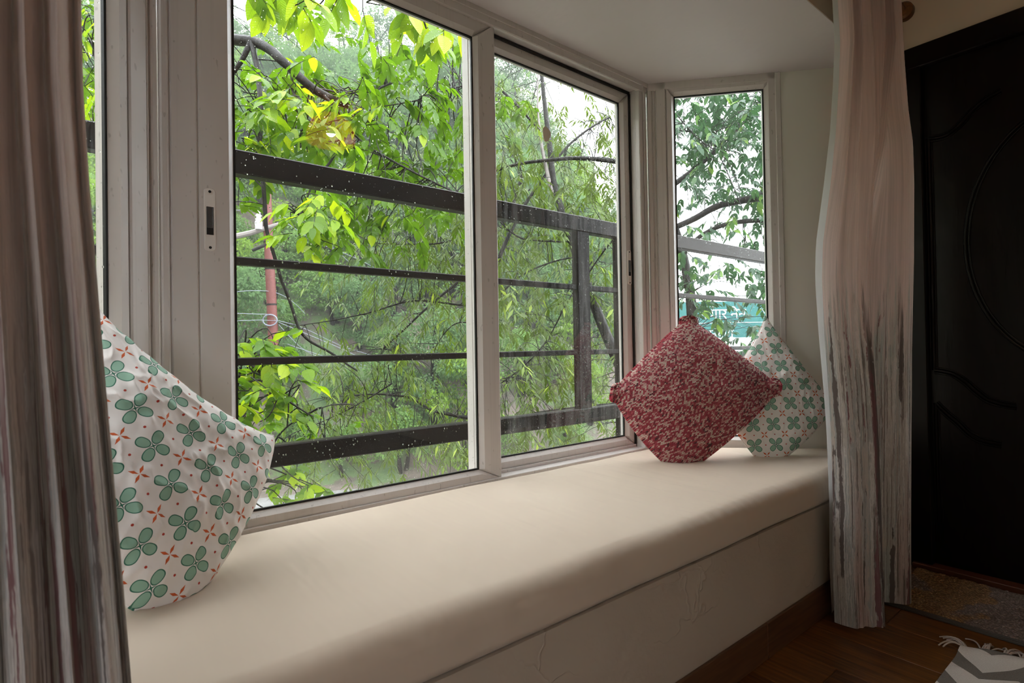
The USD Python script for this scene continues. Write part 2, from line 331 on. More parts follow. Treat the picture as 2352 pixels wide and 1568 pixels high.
CO = ((0.035, 0.085, 0.045), (0.07, 0.15, 0.06), (0.17, 0.28, 0.05))
M['leaf_cool'] = leaf_mat('leaf_cool', *CO, (1.2, 1.3, 0.8), per='object')
M['leaf_cool_i'] = leaf_mat('leaf_cool_mass', *CO, (1.2, 1.3, 0.8))
M['leaf_far'] = leaf_mat('leaf_far', (0.15, 0.25, 0.08), (0.27, 0.41, 0.14), (0.42, 0.56, 0.20), (1.2, 1.2, 1.0), 0.45)
M['leaf_far_b'] = leaf_mat('leaf_far_blue', (0.12, 0.20, 0.09), (0.20, 0.31, 0.14), (0.31, 0.43, 0.20), (1.2, 1.2, 1.0), 0.45)
M['leaf_far_y'] = leaf_mat('leaf_far_yellow', (0.17, 0.27, 0.05), (0.30, 0.43, 0.08), (0.46, 0.56, 0.13), (1.2, 1.2, 0.8), 0.45)
g = G(); p = g.pos()
bk = g.noise(g.map(p, scale=(1, 1, 0.5)), 30.0, 5.0, 0.7)
c = g.ramp(bk, [(0.3, (0.004, 0.0035, 0.003)), (0.58, (0.014, 0.012, 0.011)), (0.74, (0.06, 0.06, 0.056))])
M['bark'] = g.done('wet_bark', g.n('principled_bsdf', 'BSDF', base_color=c, roughness=0.45, specular_ior_level=0.18, normal=g.bump(bk, 0.6, 0.02)))
M['bark_pale'] = plain('pale_bark', lin(122, 114, 112), 0.6)
g = G(); p = g.pos()
f = g.noise(p, 0.55, 6.0, 0.65)
c = g.ramp(f, [(0.30, (0.05, 0.10, 0.04)), (0.44, (0.09, 0.14, 0.05)), (0.50, (0.09, 0.075, 0.06)), (0.64, (0.17, 0.13, 0.11)), (0.74, (0.34, 0.32, 0.32))])
M['hill'] = g.done('hill_litter', g.n('principled_bsdf', 'BSDF', base_color=c, roughness=0.8, normal=g.bump(g.noise(p, 5.0, 6.0, 0.7), 0.8, 0.15)))
g = G(); p = g.pos()
c = g.mix(g.noise(p, 1.3, 5.0, 0.6), (0.07, 0.066, 0.062), (0.34, 0.335, 0.335))
M['road'] = g.done('wet_concrete', g.n('principled_bsdf', 'BSDF', base_color=c, roughness=0.16, normal=g.bump(g.noise(p, 3.0, 3.0), 0.1, 0.02)))
M['pole'] = None
g = G(); p = g.pos()
c = g.mix(g.noise(g.map(p, scale=(8, 8, 1)), 1.0, 5.0, 0.6), lin(74, 30, 27), lin(108, 52, 46))
M['pole'] = g.done('red_rusty_pole', g.n('principled_bsdf', 'BSDF', base_color=c, roughness=0.6))
M['steel'] = plain('galvanised_steel', lin(150, 152, 156), 0.4, metallic=0.5)
M['porcelain'] = plain('porcelain', lin(235, 235, 238), 0.25)
M['wire'] = plain('pale_cable', lin(112, 116, 128), 0.5)
M['sign_teal'] = plain('sign_teal', lin(0, 88, 86), 0.5)
M['sign_white'] = plain('sign_letter_white', lin(170, 190, 190), 0.5)
M['roof_white'] = plain('white_wet_metal', lin(240, 240, 244), 0.3)
M['rock'] = plaster('pale_rock', (0.30, 0.29, 0.29), 0.8, 0.3)

# ------------------------------------------------------------------ bay geometry
ANG = math.radians(47.5); CS, SN = math.cos(ANG), math.sin(ANG)
CR, CL, YW, YB, XR, ZC, ZS = 2.046, 0.148, 1.55, 0.823, 2.766, 2.15, 0.49
def frame_of(o, d, n):
    o, d, n = (np.array([*v, 0.0]) for v in (o, d, n)); z = np.array([0, 0, 1.0])
    return lambda P: o + P[:, :1] * d + P[:, 1:2] * n + P[:, 2:] * z
FM = frame_of((0, YW), (1, 0), (0, 1))
FR = frame_of((CR, YW), (CS, -SN), (SN, CS))
FL = frame_of((CL, YW), (-CS, -SN), (-SN, CS))
XBR, XBL = CR + (YW - YB) * CS / SN, CL - (YW - YB) * CS / SN
S_END = (YW - YB) / SN

floor = thing('floor', kind='structure')
obj('grout_bed', cbox(-1.9, 2.9, -3.1, 0.9, -0.06, -0.0035, 0.001), M['grout'], floor)
PW, PL = 0.198, 1.2
k = 0
x = 2.9
while x > -1.9:
    y = 0.664 + (0.0 if k % 3 == 0 else (0.42 if k % 3 == 1 else -0.37)) + 1.2
    while y > -3.1:
        y0, y1 = max(y - PL, -3.1), min(y, 0.86)
        if y1 - y0 > 0.02: obj('plank', cbox(x - PW + 0.0015, x - 0.0015, y0 + 0.0015, y1 - 0.0015, -0.02, 0.0, 0.0012), M['floor_wood'], floor, smooth=False)
        y -= PL
    x -= PW; k += 1
wall_r = thing('wall_right', kind='structure')
obj('plaster', [cbox(XR, XR + 0.15, -3.1, -0.30, 0, 2.8), cbox(XR, XR + 0.15, -0.30, 0.84, 2.17, 2.8), cbox(XR, XR + 0.15, 0.765, 0.90, 0, 2.2)], M['wall'], wall_r)
LY0, LY1, LZ0, LZ1 = -2.85, -0.6, 0.75, 2.4
obj('wall_left', [cbox(-1.95, -1.8, -3.1, LY0, 0, 2.8), cbox(-1.95, -1.8, LY1, 0.9, 0, 2.8), cbox(-1.95, -1.8, LY0, LY1, 0, LZ0), cbox(-1.95, -1.8, LY0, LY1, LZ1, 2.8)], M['wall'], kind='structure')
w4 = thing('window_4', kind='structure')
for yy in (LY0, (LY0 + LY1) / 2, LY1): obj('mullion', cbox(-1.91, -1.85, yy - .03, yy + .03, LZ0, LZ1), M['frame'], w4)
for zz in (LZ0, LZ1): obj('rail', cbox(-1.91, -1.85, LY0, LY1, zz - .03, zz + .03), M['frame'], w4)
obj('wall_front', [cbox(-1.9, XBL, YB, YB + 0.12, 0, 2.8), cbox(XBL, XR, YB, YB + 0.12, ZC + 0.001, 2.8, 0.0005), cbox(XBR, XR + 0.02, YB, YB + 0.12, 0, 2.8)], M['wall'], kind='structure')
obj('wall_back', cbox(-1.9, XR + 0.1, -3.15, -3.0, 0, 2.8), M['wall'], kind='structure')
obj('ceiling', cbox(-1.95, XR + 0.15, -3.15, 0.95, 2.75, 2.85), M['ceiling'], kind='structure')
# bay ceiling: gently uneven plaster slab
pg = Polygon([(XBL - .2, YB + .002), (XBR + .05, YB + .002), (CR + .06, YW + .14), (CL - .06, YW + .14)])
obj('ceiling_bay', xf(extrude(pg, 0.15), trimesh.transformations.translation_matrix([0, 0, ZC])), M['ceiling'], kind='structure')
obj('wall_bay_right', cbox(0.565, S_END + 0.06, 0, 0.14, 0, ZC + .01, f=FR), M['wall_side'], kind='structure')
obj('wall_bay_left', cbox(0.565, S_END + 0.06, 0, 0.14, 0, ZC + .01, f=FL), M['wall_side'], kind='structure')
# plinth under the cushion
pg = Polygon([(XBL, YB), (XBR, YB), (CR + .08, YW + .15), (CL - .08, YW + .15)])
obj('wall_bench', xf(extrude(pg, 0.377), np.eye(4)), M['bench_plaster'], kind='structure', smooth=False)
pg2 = Polygon([(CL - .08, YW + .0), (CR + .08, YW + .0), (CR + .08, YW + .15), (CL - .08, YW + .15)])
low = [cbox(CL - .05, CR + .05, 0.0, 0.15, 0.37, 0.468, f=FM)] + [cbox(-0.02, 0.58, 0.0, 0.05, 0.37, 0.468, f=F) for F in (FR, FL)]
obj('wall_below_windows', low, M['wall_side'], kind='structure')
sk = thing('baseboard_bench', kind='structure')
xs = [-0.5 + 0.0, 0.405, 1.005, 1.605, 2.205, 2.70]
for a, b in zip(xs[:-1], xs[1:]):
    obj('tile', cbox(a + .0012, b - .0012, YB - 0.010, YB - .0005, 0.002, 0.108, 0.0015), M['skirting'], sk, smooth=False)
obj('grout', cbox(xs[0], xs[-1], YB - 0.006, YB - .0002, 0.0, 0.105, 0.001), M['grout'], sk)

# ------------------------------------------------------------------ windows
def drops(F, s0, s1, z0, z1, t, n, rmax, seed, parent, label):
    rg = np.random.default_rng(seed)
    b = trimesh.creation.icosphere(subdivisions=1); bv, bf = np.array(b.vertices), np.array(b.faces)
    s, z = rg.uniform(s0, s1, n), z0 + (z1 - z0) * rg.uniform(0, 1, n) ** 1.25
    r = 0.0006 + (rmax - 0.0006) * rg.uniform(0, 1, n) ** 3.0
    sc = np.stack([r, r * 0.55, r * rg.uniform(1.0, 1.5, n)], 1)
    V = bv[None] * sc[:, None] + np.stack([s, t + sc[:, 1] * 0.55, z], 1)[:, None]
    f = (bf[None] + (np.arange(n) * len(bv))[:, None, None]).reshape(-1, 3)
    mm = trimesh.Trimesh(F(V.reshape(-1, 3)), f, process=False)
    if np.linalg.det(np.array([F(np.eye(3))[i] - F(np.zeros((1, 3)))[0] for i in range(3)])) < 0: mm.invert()
    obj('raindrops', mm, M['drop'], parent, smooth=True, label=label, kind='stuff')
def sash(w, F, s0, s1, z0, z1, t0, t1, wl, wr, wt, wb, panem):
    """four mitred members, a pane with its gasket"""
    tg = (t0 + t1) / 2
    def member(q):   # quad outer a-b, inner d-c in (s, z)
        (a, b, c, d) = q; P = []
        ctr = np.mean(q, axis=0)
        for t, sh in ((t0, 0.004), (t0 + 0.004, 0.0), (t1 - .004, 0.0), (t1, .004)):
            for (ss, zz) in q:
                v = np.array([ss, zz]); P.append((v[0], t, v[1]))
        # inner bevel: the inner edge steps back from the face
        return np.array(P)
    o = [(s0, z0), (s1, z0), (s1, z1), (s0, z1)]
    i = [(s0 + wl, z0 + wb), (s1 - wr, z0 + wb), (s1 - wr, z1 - wt), (s0 + wl, z1 - wt)]
    bev = 0.014
    sm = None
    for k, nm in ((0, 'sash_rail'), (1, 'sash_stile'), (2, 'sash_rail'), (3, 'sash_stile')):
        a, b, c, d = o[k], o[(k + 1) % 4], i[(k + 1) % 4], i[k]
        A, B, C_, D = map(np.array, (a, b, c, d))
        # a hair of play at the mitre so that the joint shows
        e = unit(B - A) * 0.0006
        A, B, C_, D = A + e, B - e, C_ - e, D + e
        inn = unit((A + B) / 2 - (C_ + D) / 2) * bev
        P = [(*A, t0 + .003), (*B, t0 + .003), (*(C_ + inn), t0), (*(D + inn), t0), (*(A + (D - A) * 0.04), t0), (*(B + (C_ - B) * 0.04), t0), (*C_, tg - 0.003), (*D, tg - 0.003), (*C_, t1), (*D, t1), (*A, t1), (*B, t1)]
        P = np.array(P)[:, [0, 2, 1]]
        pr = obj(nm, hullm(F(P)), M['frame'], w, smooth=20)
        if k == 0: sm = pr
    g0 = [np.array(q) for q in i]
    gk = []
    for k in range(4):
        a, b = g0[k], g0[(k + 1) % 4]; ctr = (g0[0] + g0[2]) / 2
        P = []
        for v in (a, b):
            dirn = np.sign(ctr - v) * 0.006
            for off in (np.zeros(2), ):
                for t in (tg - 0.0045, tg + 0.0045):
                    P.append((v[0], t, v[1]))
        ia, ib = a + np.sign(ctr - a) * 0.005, b + np.sign(ctr - b) * 0.005
        for v in (ia, ib):
            for t in (tg - 0.0035, tg + 0.0035): P.append((v[0], t, v[1]))
        gk.append(hullm(F(np.array(P))))
    obj('gasket', gk, M['gasket'], w, label='black rubber seal round the glass')
    (a, b), (c, d) = g0[0], g0[2]
    pn = obj('pane', hullm(F(np.array([(s, t, z) for s in (a - .004, c + .004) for t in (tg - .0006, tg + .0006) for z in (b - .004, d + .004)]))) if False else
             trimesh.Trimesh(F(np.array([(a - .004, tg, b - .004), (c + .004, tg, b - .004), (c + .004, tg, d + .004), (a - .004, tg, d + .004)])), [[0, 1, 2], [0, 2, 3]], process=False), panem, w, smooth=False)
    return (a, c, b, d, tg)
def lock(w, F, s, z, t0, hgt, wid):
    ell = [(s + wid / 2 * math.cos(a), z + (hgt / 2 - 0.008) * sgn + 0.008 * math.sin(a)) for sgn, rr in ((1, (0, math.pi)), (-1, (math.pi, 2 * math.pi))) for a in np.linspace(*rr, 9)]
    P = np.array([(a, t, b) for a, b in ell for t in (t0 - 0.0025, t0 + 0.001)] + [(s + (a - s) * .88, t0 - 0.0042, z + (b - z) * .985) for a, b in ell])
    pl = obj('lock', hullm(F(P)), M['lock_white'], w, label='white recessed sash lock plate with grey latch')
    obj('latch_recess', cbox(s - wid * .31, s + wid * .31, t0 - .0047, t0 - .003, z - hgt * .24, z + hgt * .20, 0.0003, f=F), M['hole'], pl)
    obj('latch', [cbox(s - wid * .28, s + wid * .24, t0 - .0054, t0 - .004, z - hgt * .13, z + hgt * .19, 0.0006, f=F), cbox(s - wid * .1, s + wid * .04, t0 - .0065, t0 - .005, z - hgt * .06, z - hgt * .045, 0.0003, f=F), cbox(s - wid * .08, s + wid * .0, t0 - .0065, t0 - .005, z + hgt * .05, z + hgt * .08, 0.0003, f=F)], M['lock_dark'], pl)
    obj('screw', [hullm(F(np.array([(s + .0035 * math.cos(a), t, zz + .0035 * math.sin(a)) for a in np.linspace(0, 6.28, 12) for t in (t0 - .0050, t0 - .003)]))) for zz in (z - hgt * .44, z + hgt * .44)], M['hole'], pl)

w1 = thing('window_1', kind='structure')
JL, JR, TH, TB = 0.236, 1.984, 2.105, 0.487
obj('head', [cbox(CL, CR, -0.004, 0.012, TH, ZC + .006, 0.003, FM), cbox(CL, CR, 0.0, 0.115, TH + .012, ZC + .006, 0.003, FM), cbox(CL, CR, -0.008, 0.006, TH + .026, ZC + .006, 0.002, FM)], M['frame'], w1)
obj('sill_track', [cbox(CL, CR, -0.002, 0.115, 0.462, TB, 0.002, FM), cbox(CL, CR, 0.046, 0.052, TB - .002, TB + .012, 0.001, FM)], M['frame'], w1)
obj('jamb', [cbox(CL, JL - .002, 0.008, 0.115, 0.462, ZC, 0.002, FM), cbox(CL + .004, CL + .022, 0.0, 0.02, 0.462, ZC, 0.004, FM), cbox(CL + .026, JL - .006, 0.003, 0.02, 0.462, ZC, 0.002, FM)], M['frame'], w1)
obj('brush_seal', [cbox(1.17, JR,   .048, .055, TH - .001, TH + .01, .0005, FM), cbox(JR - .004, JR + .002, .046, .056, TB, TH, .0005, FM)], M['gasket'], w1, label='dark brush seal above the right sash')
obj('jamb', [cbox(JR + .004, CR, 0.004, 0.115, 0.462, ZC, 0.002, FM), cbox(JR, JR + .026, -.004, 0.02, .462, TH, 0.003, FM), cbox(JR + .030, CR - .012, -.006, 0.02, .462, ZC, 0.003, FM)], M['frame'], w1)
g1 = sash(w1, FM, 0.234, 1.178, 0.483, 2.118, 0.006, 0.046, 0.083, 0.088, 0.066, 0.040, M['pane'])
g2 = sash(w1, FM, 1.095, 2.004, 0.487, 2.125, 0.056, 0.096, 0.080, 0.070, 0.064, 0.050, M['pane_dirty'])
lock(w1, FM, 0.2575, 0.95 + 0.338, 0.006, 0.162, 0.026)
lock(w1, FM, 1.966, 0.95 + 0.356, 0.056, 0.160, 0.026)
sp = on_y(1255, 308, YW + g2[4] - .001)
a = np.linspace(0, 2 * np.pi, 18, endpoint=False); rr = 1 + 0.13 * np.sin(3 * a + 1) + 0.08 * np.sin(5 * a)
P = np.stack([sp[0] + 0.021 * rr * np.cos(a), np.zeros(18), sp[2] + 0.031 * rr * np.sin(a)], 1)
obj('sticker', hullm(np.vstack([P + [0, YW + g2[4] - .002, 0], P + [0, YW + g2[4] - .0008, 0]])), M['sticker'], w1, label='torn beige paper sticker on the glass')
w2 = thing('window_2', kind='structure')
def side_window(w, F, s1, s2, s3, dp, pm='pane'):
    obj('corner_post', [cbox(0.0, s1 - .012, 0.006, dp, .462, ZC, 0.002, F), cbox(0.002, 0.022, -0.002, 0.03, .462, ZC, 0.003, F), cbox(0.026, 0.036, 0.002, 0.03, .462, ZC, 0.003, F), cbox(0.040, s1 - .040, -0.004, 0.03, .462, ZC, 0.003, F)], M['frame'], w)
    obj('stile', [cbox(s2 + .012, s3, -0.004, dp, .462, ZC, 0.003, F), cbox(s3 - .018, s3 + .006, -0.008, 0.02, .462, ZC, 0.003, F)], M['frame'], w)
    obj('head', [cbox(0.004, s3, -0.004, dp, 2.118, ZC + .004, 0.003, F)], M['frame'], w)
    obj('bottom_rail', [cbox(0.004, s3, -0.002, dp, .462, 0.502, 0.003, F)], M['frame'], w)
    return sash(w, F, s1 - .036, s2 + .026, 0.496, 2.124, -0.001, 0.045, .036, .026, .034, .036, M[pm])
g3 = side_window(w2, FR, 0.123, 0.512, 0.572, 0.10, 'pane_corner')
w3 = thing('window_3', kind='structure')
g4 = side_window(w3, FL, 0.132, 0.512, 0.572, 0.042)
drops(FM, g1[0], g1[1], g1[2], g1[3], g1[4] + .0005, 2400, 0.0021, 1, w1, 'raindrops on the left sliding pane')
drops(FM, g2[0], g2[1], g2[2], g2[3], g2[4] + .0005, 3000, 0.0016, 2, w1, 'dense raindrops on the right sliding pane')
drops(FR, g3[0], g3[1], g3[2], g3[3], g3[4] + .0005, 700, 0.0015, 3, w2, 'raindrops on the corner pane')
drops(FL, g4[0], g4[1], g4[2], g4[3], g4[4] + .0005, 1500, 0.0026, 4, w3, 'raindrops on the near side pane')

# ------------------------------------------------------------------ door
XD = XR - 0.012
d1 = thing('door_1', kind='structure')
DF0, DF1, DT = 0.765, -0.30, 2.178
obj('door_frame', [cbox(XR - 0.03, XR + 0.10, DF0 - 0.075, DF0, 0, DT, 0.004), cbox(XR - 0.03, XR + 0.10, DF1, DF1 + 0.075, 0, DT, 0.004), cbox(XR - 0.032, XR + 0.10, DF1, DF0, DT - 0.09, DT, 0.004)], M['door'], d1)
obj('door_leaf', cbox(XR + 0.006, XR + 0.05, DF1 + .070, DF0 - 0.070, 0.022, DT - 0.088, 0.003), M['door'], d1)
def mould(pixels, r, closed=False, mirror=True):
    pts = np.array([on_x(*q, XR + .006) for q in pixels]); sp_ = spline(pts, 40)
    yc = (DF0 + DF1) / 2
    for mir in ((0, 1) if mirror else (0,)):
        q = sp_.copy()
        if mir: q[:, 1] = 2 * yc - q[:, 1]
        ms = []
        for off, rad in ((0.0, r), (0.011, r * .7), (-0.010, r * .6)):
            c = q.copy(); t = np.gradient(c, axis=0); n = np.stack([np.zeros(len(c)), -t[:, 2], t[:, 1]], 1); n /= np.linalg.norm(n, axis=1, keepdims=True)
            ms.append(tube(c + n * off, rad, 8))
        obj('moulding', ms, M['door'], d1, smooth=40)
mould([(2133, 318), (2140, 560), (2146, 850)], 0.0065)
mould([(2147, 850), (2180, 855), (2215, 874), (2245, 900), (2275, 920), (2335, 932)], 0.0065)
mould([(2133, 318), (2165, 314), (2198, 292), (2225, 262), (2255, 235), (2300, 208)], 0.0065)
mould([(2150, 925), (2178, 952), (2200, 970), (2230, 998), (2258, 1012), (2300, 1020)], 0.0065)
mould([(2150, 925), (2154, 1080), (2160, 1245)], 0.006)
ov = np.array([on_x(*q, XR + .006) for q in ((2216, 540), (2330, 838), (2300, 305))])
oy = (DF0 + DF1) / 2; oz = (ov[1][2] + 0.95 + 0.95 * 0.95) / 2
a = np.linspace(0, 2 * np.pi, 60); ry, z0_, z1_ = ov[0][1] - oy, ov[1][2] - .01, on_x(2300, 305, XR)[2] + 0.08
el = np.stack([np.full(60, XR + .006), oy + ry * np.cos(a), (z0_ + z1_) / 2 + (z1_ - z0_) / 2 * np.sin(a)], 1)
obj('moulding', [tube(el, 0.0065, 8, cap=False), tube(np.stack([el[:, 0], oy + (ry - .012) * np.cos(a), (z0_ + z1_) / 2 + ((z1_ - z0_) / 2 - .012) * np.sin(a)], 1), 0.0045, 8, cap=False)], M['door'], d1, smooth=40)
obj('threshold', cbox(XR - 0.05, XR + 0.05, DF1, DF0 - .01, 0.0, 0.024, 0.003), M['threshold'], d1)

# ------------------------------------------------------------------ seat cushion
def make_cushion():
    NX, zb, T = 240, 0.379, 0.111
    xs_ = np.linspace(XBL + 0.05, XBR - 0.045, NX)
    tn = math.tan(ANG); V = []
    for x_ in xs_:
        yb = min(YW - 0.006, YW - 0.006 + (x_ - CL) * tn if x_ < CL else 9, YW - 0.006 - (x_ - CR) * tn if x_ > CR else 9) - (0.008 if (x_ < CL or x_ > CR) else 0)
        y0 = YB - 0.006; yb = max(yb, y0 + 0.02)
        rc = min(0.048, (yb - y0) / 2.2)
        sec = []
        for cx, cz, a0, ra in ((y0 + rc, zb + 0.026, 270, 0.026), ):
            pass
        rb = min(0.022, rc)
        for tt in np.linspace(-90, -180, 7): sec.append((y0 + rb + rb * math.cos(math.radians(tt)), zb + rb + rb * math.sin(math.radians(tt))))
        for tt in np.linspace(180, 90, 13): sec.append((y0 + rc + rc * math.cos(math.radians(tt)), zb + T - rc + rc * math.sin(math.radians(tt))))
        for u in np.linspace(0, 1, 42)[1:-1]: sec.append((y0 + rc + (yb - y0 - 2 * rc) * u, zb + T))
        for tt in np.linspace(90, 0, 7): sec.append((yb - rc + rc * math.cos(math.radians(tt)), zb + T - rc + rc * math.sin(math.radians(tt))))
        sec.append((yb, zb)); sec.append((y0 + rb, zb))
        V.append([(x_, *q) for q in sec])
    V = np.array(V)
    P = V.reshape(-1, 3)
    crown = np.clip((P[:, 2] - zb) / T, 0, 1)
    d = (meshkit.fbm(P * [2.2, 3.0, 3.0], 3, 5) - 0.5) * 0.014
    # shallow creases running back from the front edge on the right
    w = np.exp(-((P[:, 0] - 1.55) / 0.35) ** 2) * np.clip((1.25 - P[:, 1]) / 0.3, 0, 1)
    cre = np.sin(P[:, 0] * 150 + P[:, 1] * 70 + 5 * meshkit.noise(P * 4, 3)) * 0.0024 * w
    P[:, 2] += crown * (d + cre)
    P[:, 1] += np.where(P[:, 1] < YB + 0.03, (meshkit.fbm(P * [3.0, 1, 1], 3, 9) - 0.5) * 0.010, 0)
    mesh = grid_mesh(V)
    # close the two ends
    caps = []
    for r_ in (0, NX - 1):
        sec = V[r_]; c = sec.mean(0); n = len(sec)
        caps.append(trimesh.Trimesh(np.vstack([sec, c]), [[q, (q + 1) % n, n] for q in range(n)], process=False))
    mesh.invert()
    return trimesh.util.concatenate([mesh] + caps)
obj('seat_cushion', make_cushion(), M['cushion'], smooth=50, label='long beige cotton seat cushion filling the bay window seat', cat='cushion')

# ------------------------------------------------------------------ pillows
def pillow(name, mat, label, corners, P0, N, thick, seat, seed, edges, pinch=0.05, ear=0.0, knob=False, metric=None, wrinkle=0.3, seam=0.003):
    """corners: bottom, right, top, left as seen; they lie in the plane through P0 with normal N. edges: outward bulge of the sides BR, RT, TL, LB"""
    N = unit(N); P0 = np.asarray(P0, float)
    B, R_, T_, L_ = [on_plane(*c, P0, N) for c in corners]
    n = 130
    u = np.sin(np.linspace(-1, 1, n) * np.pi / 2)
    U, W = np.meshgrid(u, u, indexing='ij')
    e = lambda q: (1 - np.abs(q) ** 5) * 0.8 + 0.2 * (1 - q ** 2)
    if knob:
        def e(q):
            t = np.clip((np.abs(q) - 0.72) / 0.15, 0, 1); return 1 - 0.9 * t * t * (3 - 2 * t)
    bl = lambda q: (1 - q ** 2) ** 0.8
    U2 = U * (1 - pinch * e(W)) + edges[1] * bl(W) * ((1 + U) / 2) ** 2 - edges[3] * bl(W) * ((1 - U) / 2) ** 2
    W2 = W * (1 - pinch * e(U)) + edges[2] * bl(U) * ((1 + W) / 2) ** 2 - edges[0] * bl(U) * ((1 - W) / 2) ** 2
    blunt = 1 - (0.075 if knob else 0.02) * np.exp(-((1 - np.abs(U)) + (1 - np.abs(W))) / 0.10)
    U2, W2 = U2 * blunt, W2 * blunt
    a, b = (U2 + 1) / 2, (W2 + 1) / 2
    base = ((1 - a) * (1 - b))[..., None] * B + (a * (1 - b))[..., None] * R_ + (a * b)[..., None] * T_ + ((1 - a) * b)[..., None] * L_
    q2 = np.clip((1 - U ** 2) * (1 - W ** 2), 0, 1)
    prof = q2 ** 0.45
    earw = np.exp(-(2 - np.abs(U) - np.abs(W)) / 0.13)
    prof = np.maximum(prof, ear * earw ** 0.5 * np.minimum(1, (q2 * 300)) ** 0.4)
    pts = np.stack([U, W, np.full_like(U, seed)], -1)
    wr = (meshkit.fbm(pts * 2.3, 4, seed) - 0.5) * wrinkle
    ridge = 1 - np.abs(meshkit.fbm(pts * [3.1, 3.1, 1] + 9, 3, seed + 4) * 2 - 1) * 2.2
    fold = np.clip(ridge, 0, 1) ** 3
    rim = 1 - q2 ** 0.5
    ang = np.arctan2(W, U)
    e1 = unit(np.cross([0, 0, 1.0], N)); e1 = e1 if e1 @ RT > 0 else -e1
    e2 = unit(np.cross(N, e1)); e2 = e2 if e2[2] > 0 else -e2
    uvm = np.stack([(base - P0) @ e1, (base - P0) @ e2], -1) if metric else np.stack([a, b], -1)
    obs = []
    for side in (1, -1):
        pf = prof * (1 + wr) + wrinkle * 0.22 * fold * q2 ** 0.3 + wrinkle * 0.10 * rim * np.sin(ang * 26 + 3 * np.sin(ang * 5 + seed)) * q2 ** 0.25
        V = base + N * (side * thick / 2 * pf)[..., None]
        z = V[..., 2]; lim = seat + 0.012
        V = np.concatenate([V[..., :2], np.where(z < lim, lim - 0.010 * (1 - np.exp(-(lim - z) / 0.010)), z)[..., None]], -1)
        mm = grid_mesh(V)
        if mm.face_normals[len(mm.faces) // 2 + n] @ (N * side) < 0: mm.invert()
        obs.append((mm, uvm.reshape(-1, 2)))
    mesh = trimesh.util.concatenate([q[0] for q in obs]); uv = np.vstack([q[1] for q in obs])
    t = thing(name, label, 'pillow')
    obj('cover', mesh, mat, t, smooth=True, uv=uv)
    loop = np.vstack([base[:, 0], base[-1, 1:], base[::-1, -1][1:], base[0, ::-1][1:]])
    luv = np.vstack([uvm[:, 0], uvm[-1, 1:], uvm[::-1, -1][1:], uvm[0, ::-1][1:]])
    loop[:, 2] = np.maximum(loop[:, 2], seat + 0.003 + seam)
    mm = tube(loop, seam, 6, cap=False)
    obj('seam', mm, mat, t, smooth=True, uv=np.repeat(luv, 6, 0))
    return t
ZP = ZS - 0.004
pillow('throw_pillow', M['floral_b'], 'large white floral pillow leaning in the corner beside the left curtain',
       [(400, 1440), (632, 1000), (212, 690), (20, 1180)], on_z(395, 1385, ZS) + [0.0, 0.03, 0], (0.35, -1.0, 0.36), 0.17, ZP, 3,
       (0.20, -0.15, 0.0, 0.12), 0.04, 0.10, False, True, 0.42)
pillow('throw_pillow', M['floral'], 'white floral pillow behind the red knitted one, next to the right curtain',
       [(1763, 1084), (1922, 930), (1757, 722), (1640, 905)], on_z(1765, 1052, ZS) + [.03, 0.03, 0], (-0.68, -0.78, 0.34), 0.105, ZP, 7,
       (0.12, 0.0, -0.06, 0.12), 0.06, 0.14, False, True, 0.36)
pillow('knit_pillow', M['knit'], 'red and cream marled knit pillow standing on its corner',
       [(1560, 1106), (1806, 886), (1578, 716), (1392, 900)], on_z(1550, 1063, ZS) + [.01, 0.02, 0], (-0.60, -0.85, 0.30), 0.165, ZP, 11,
       (0.12, 0.03, 0.04, 0.12), 0.10, 0.42, True, None, 0.22, 0.008)

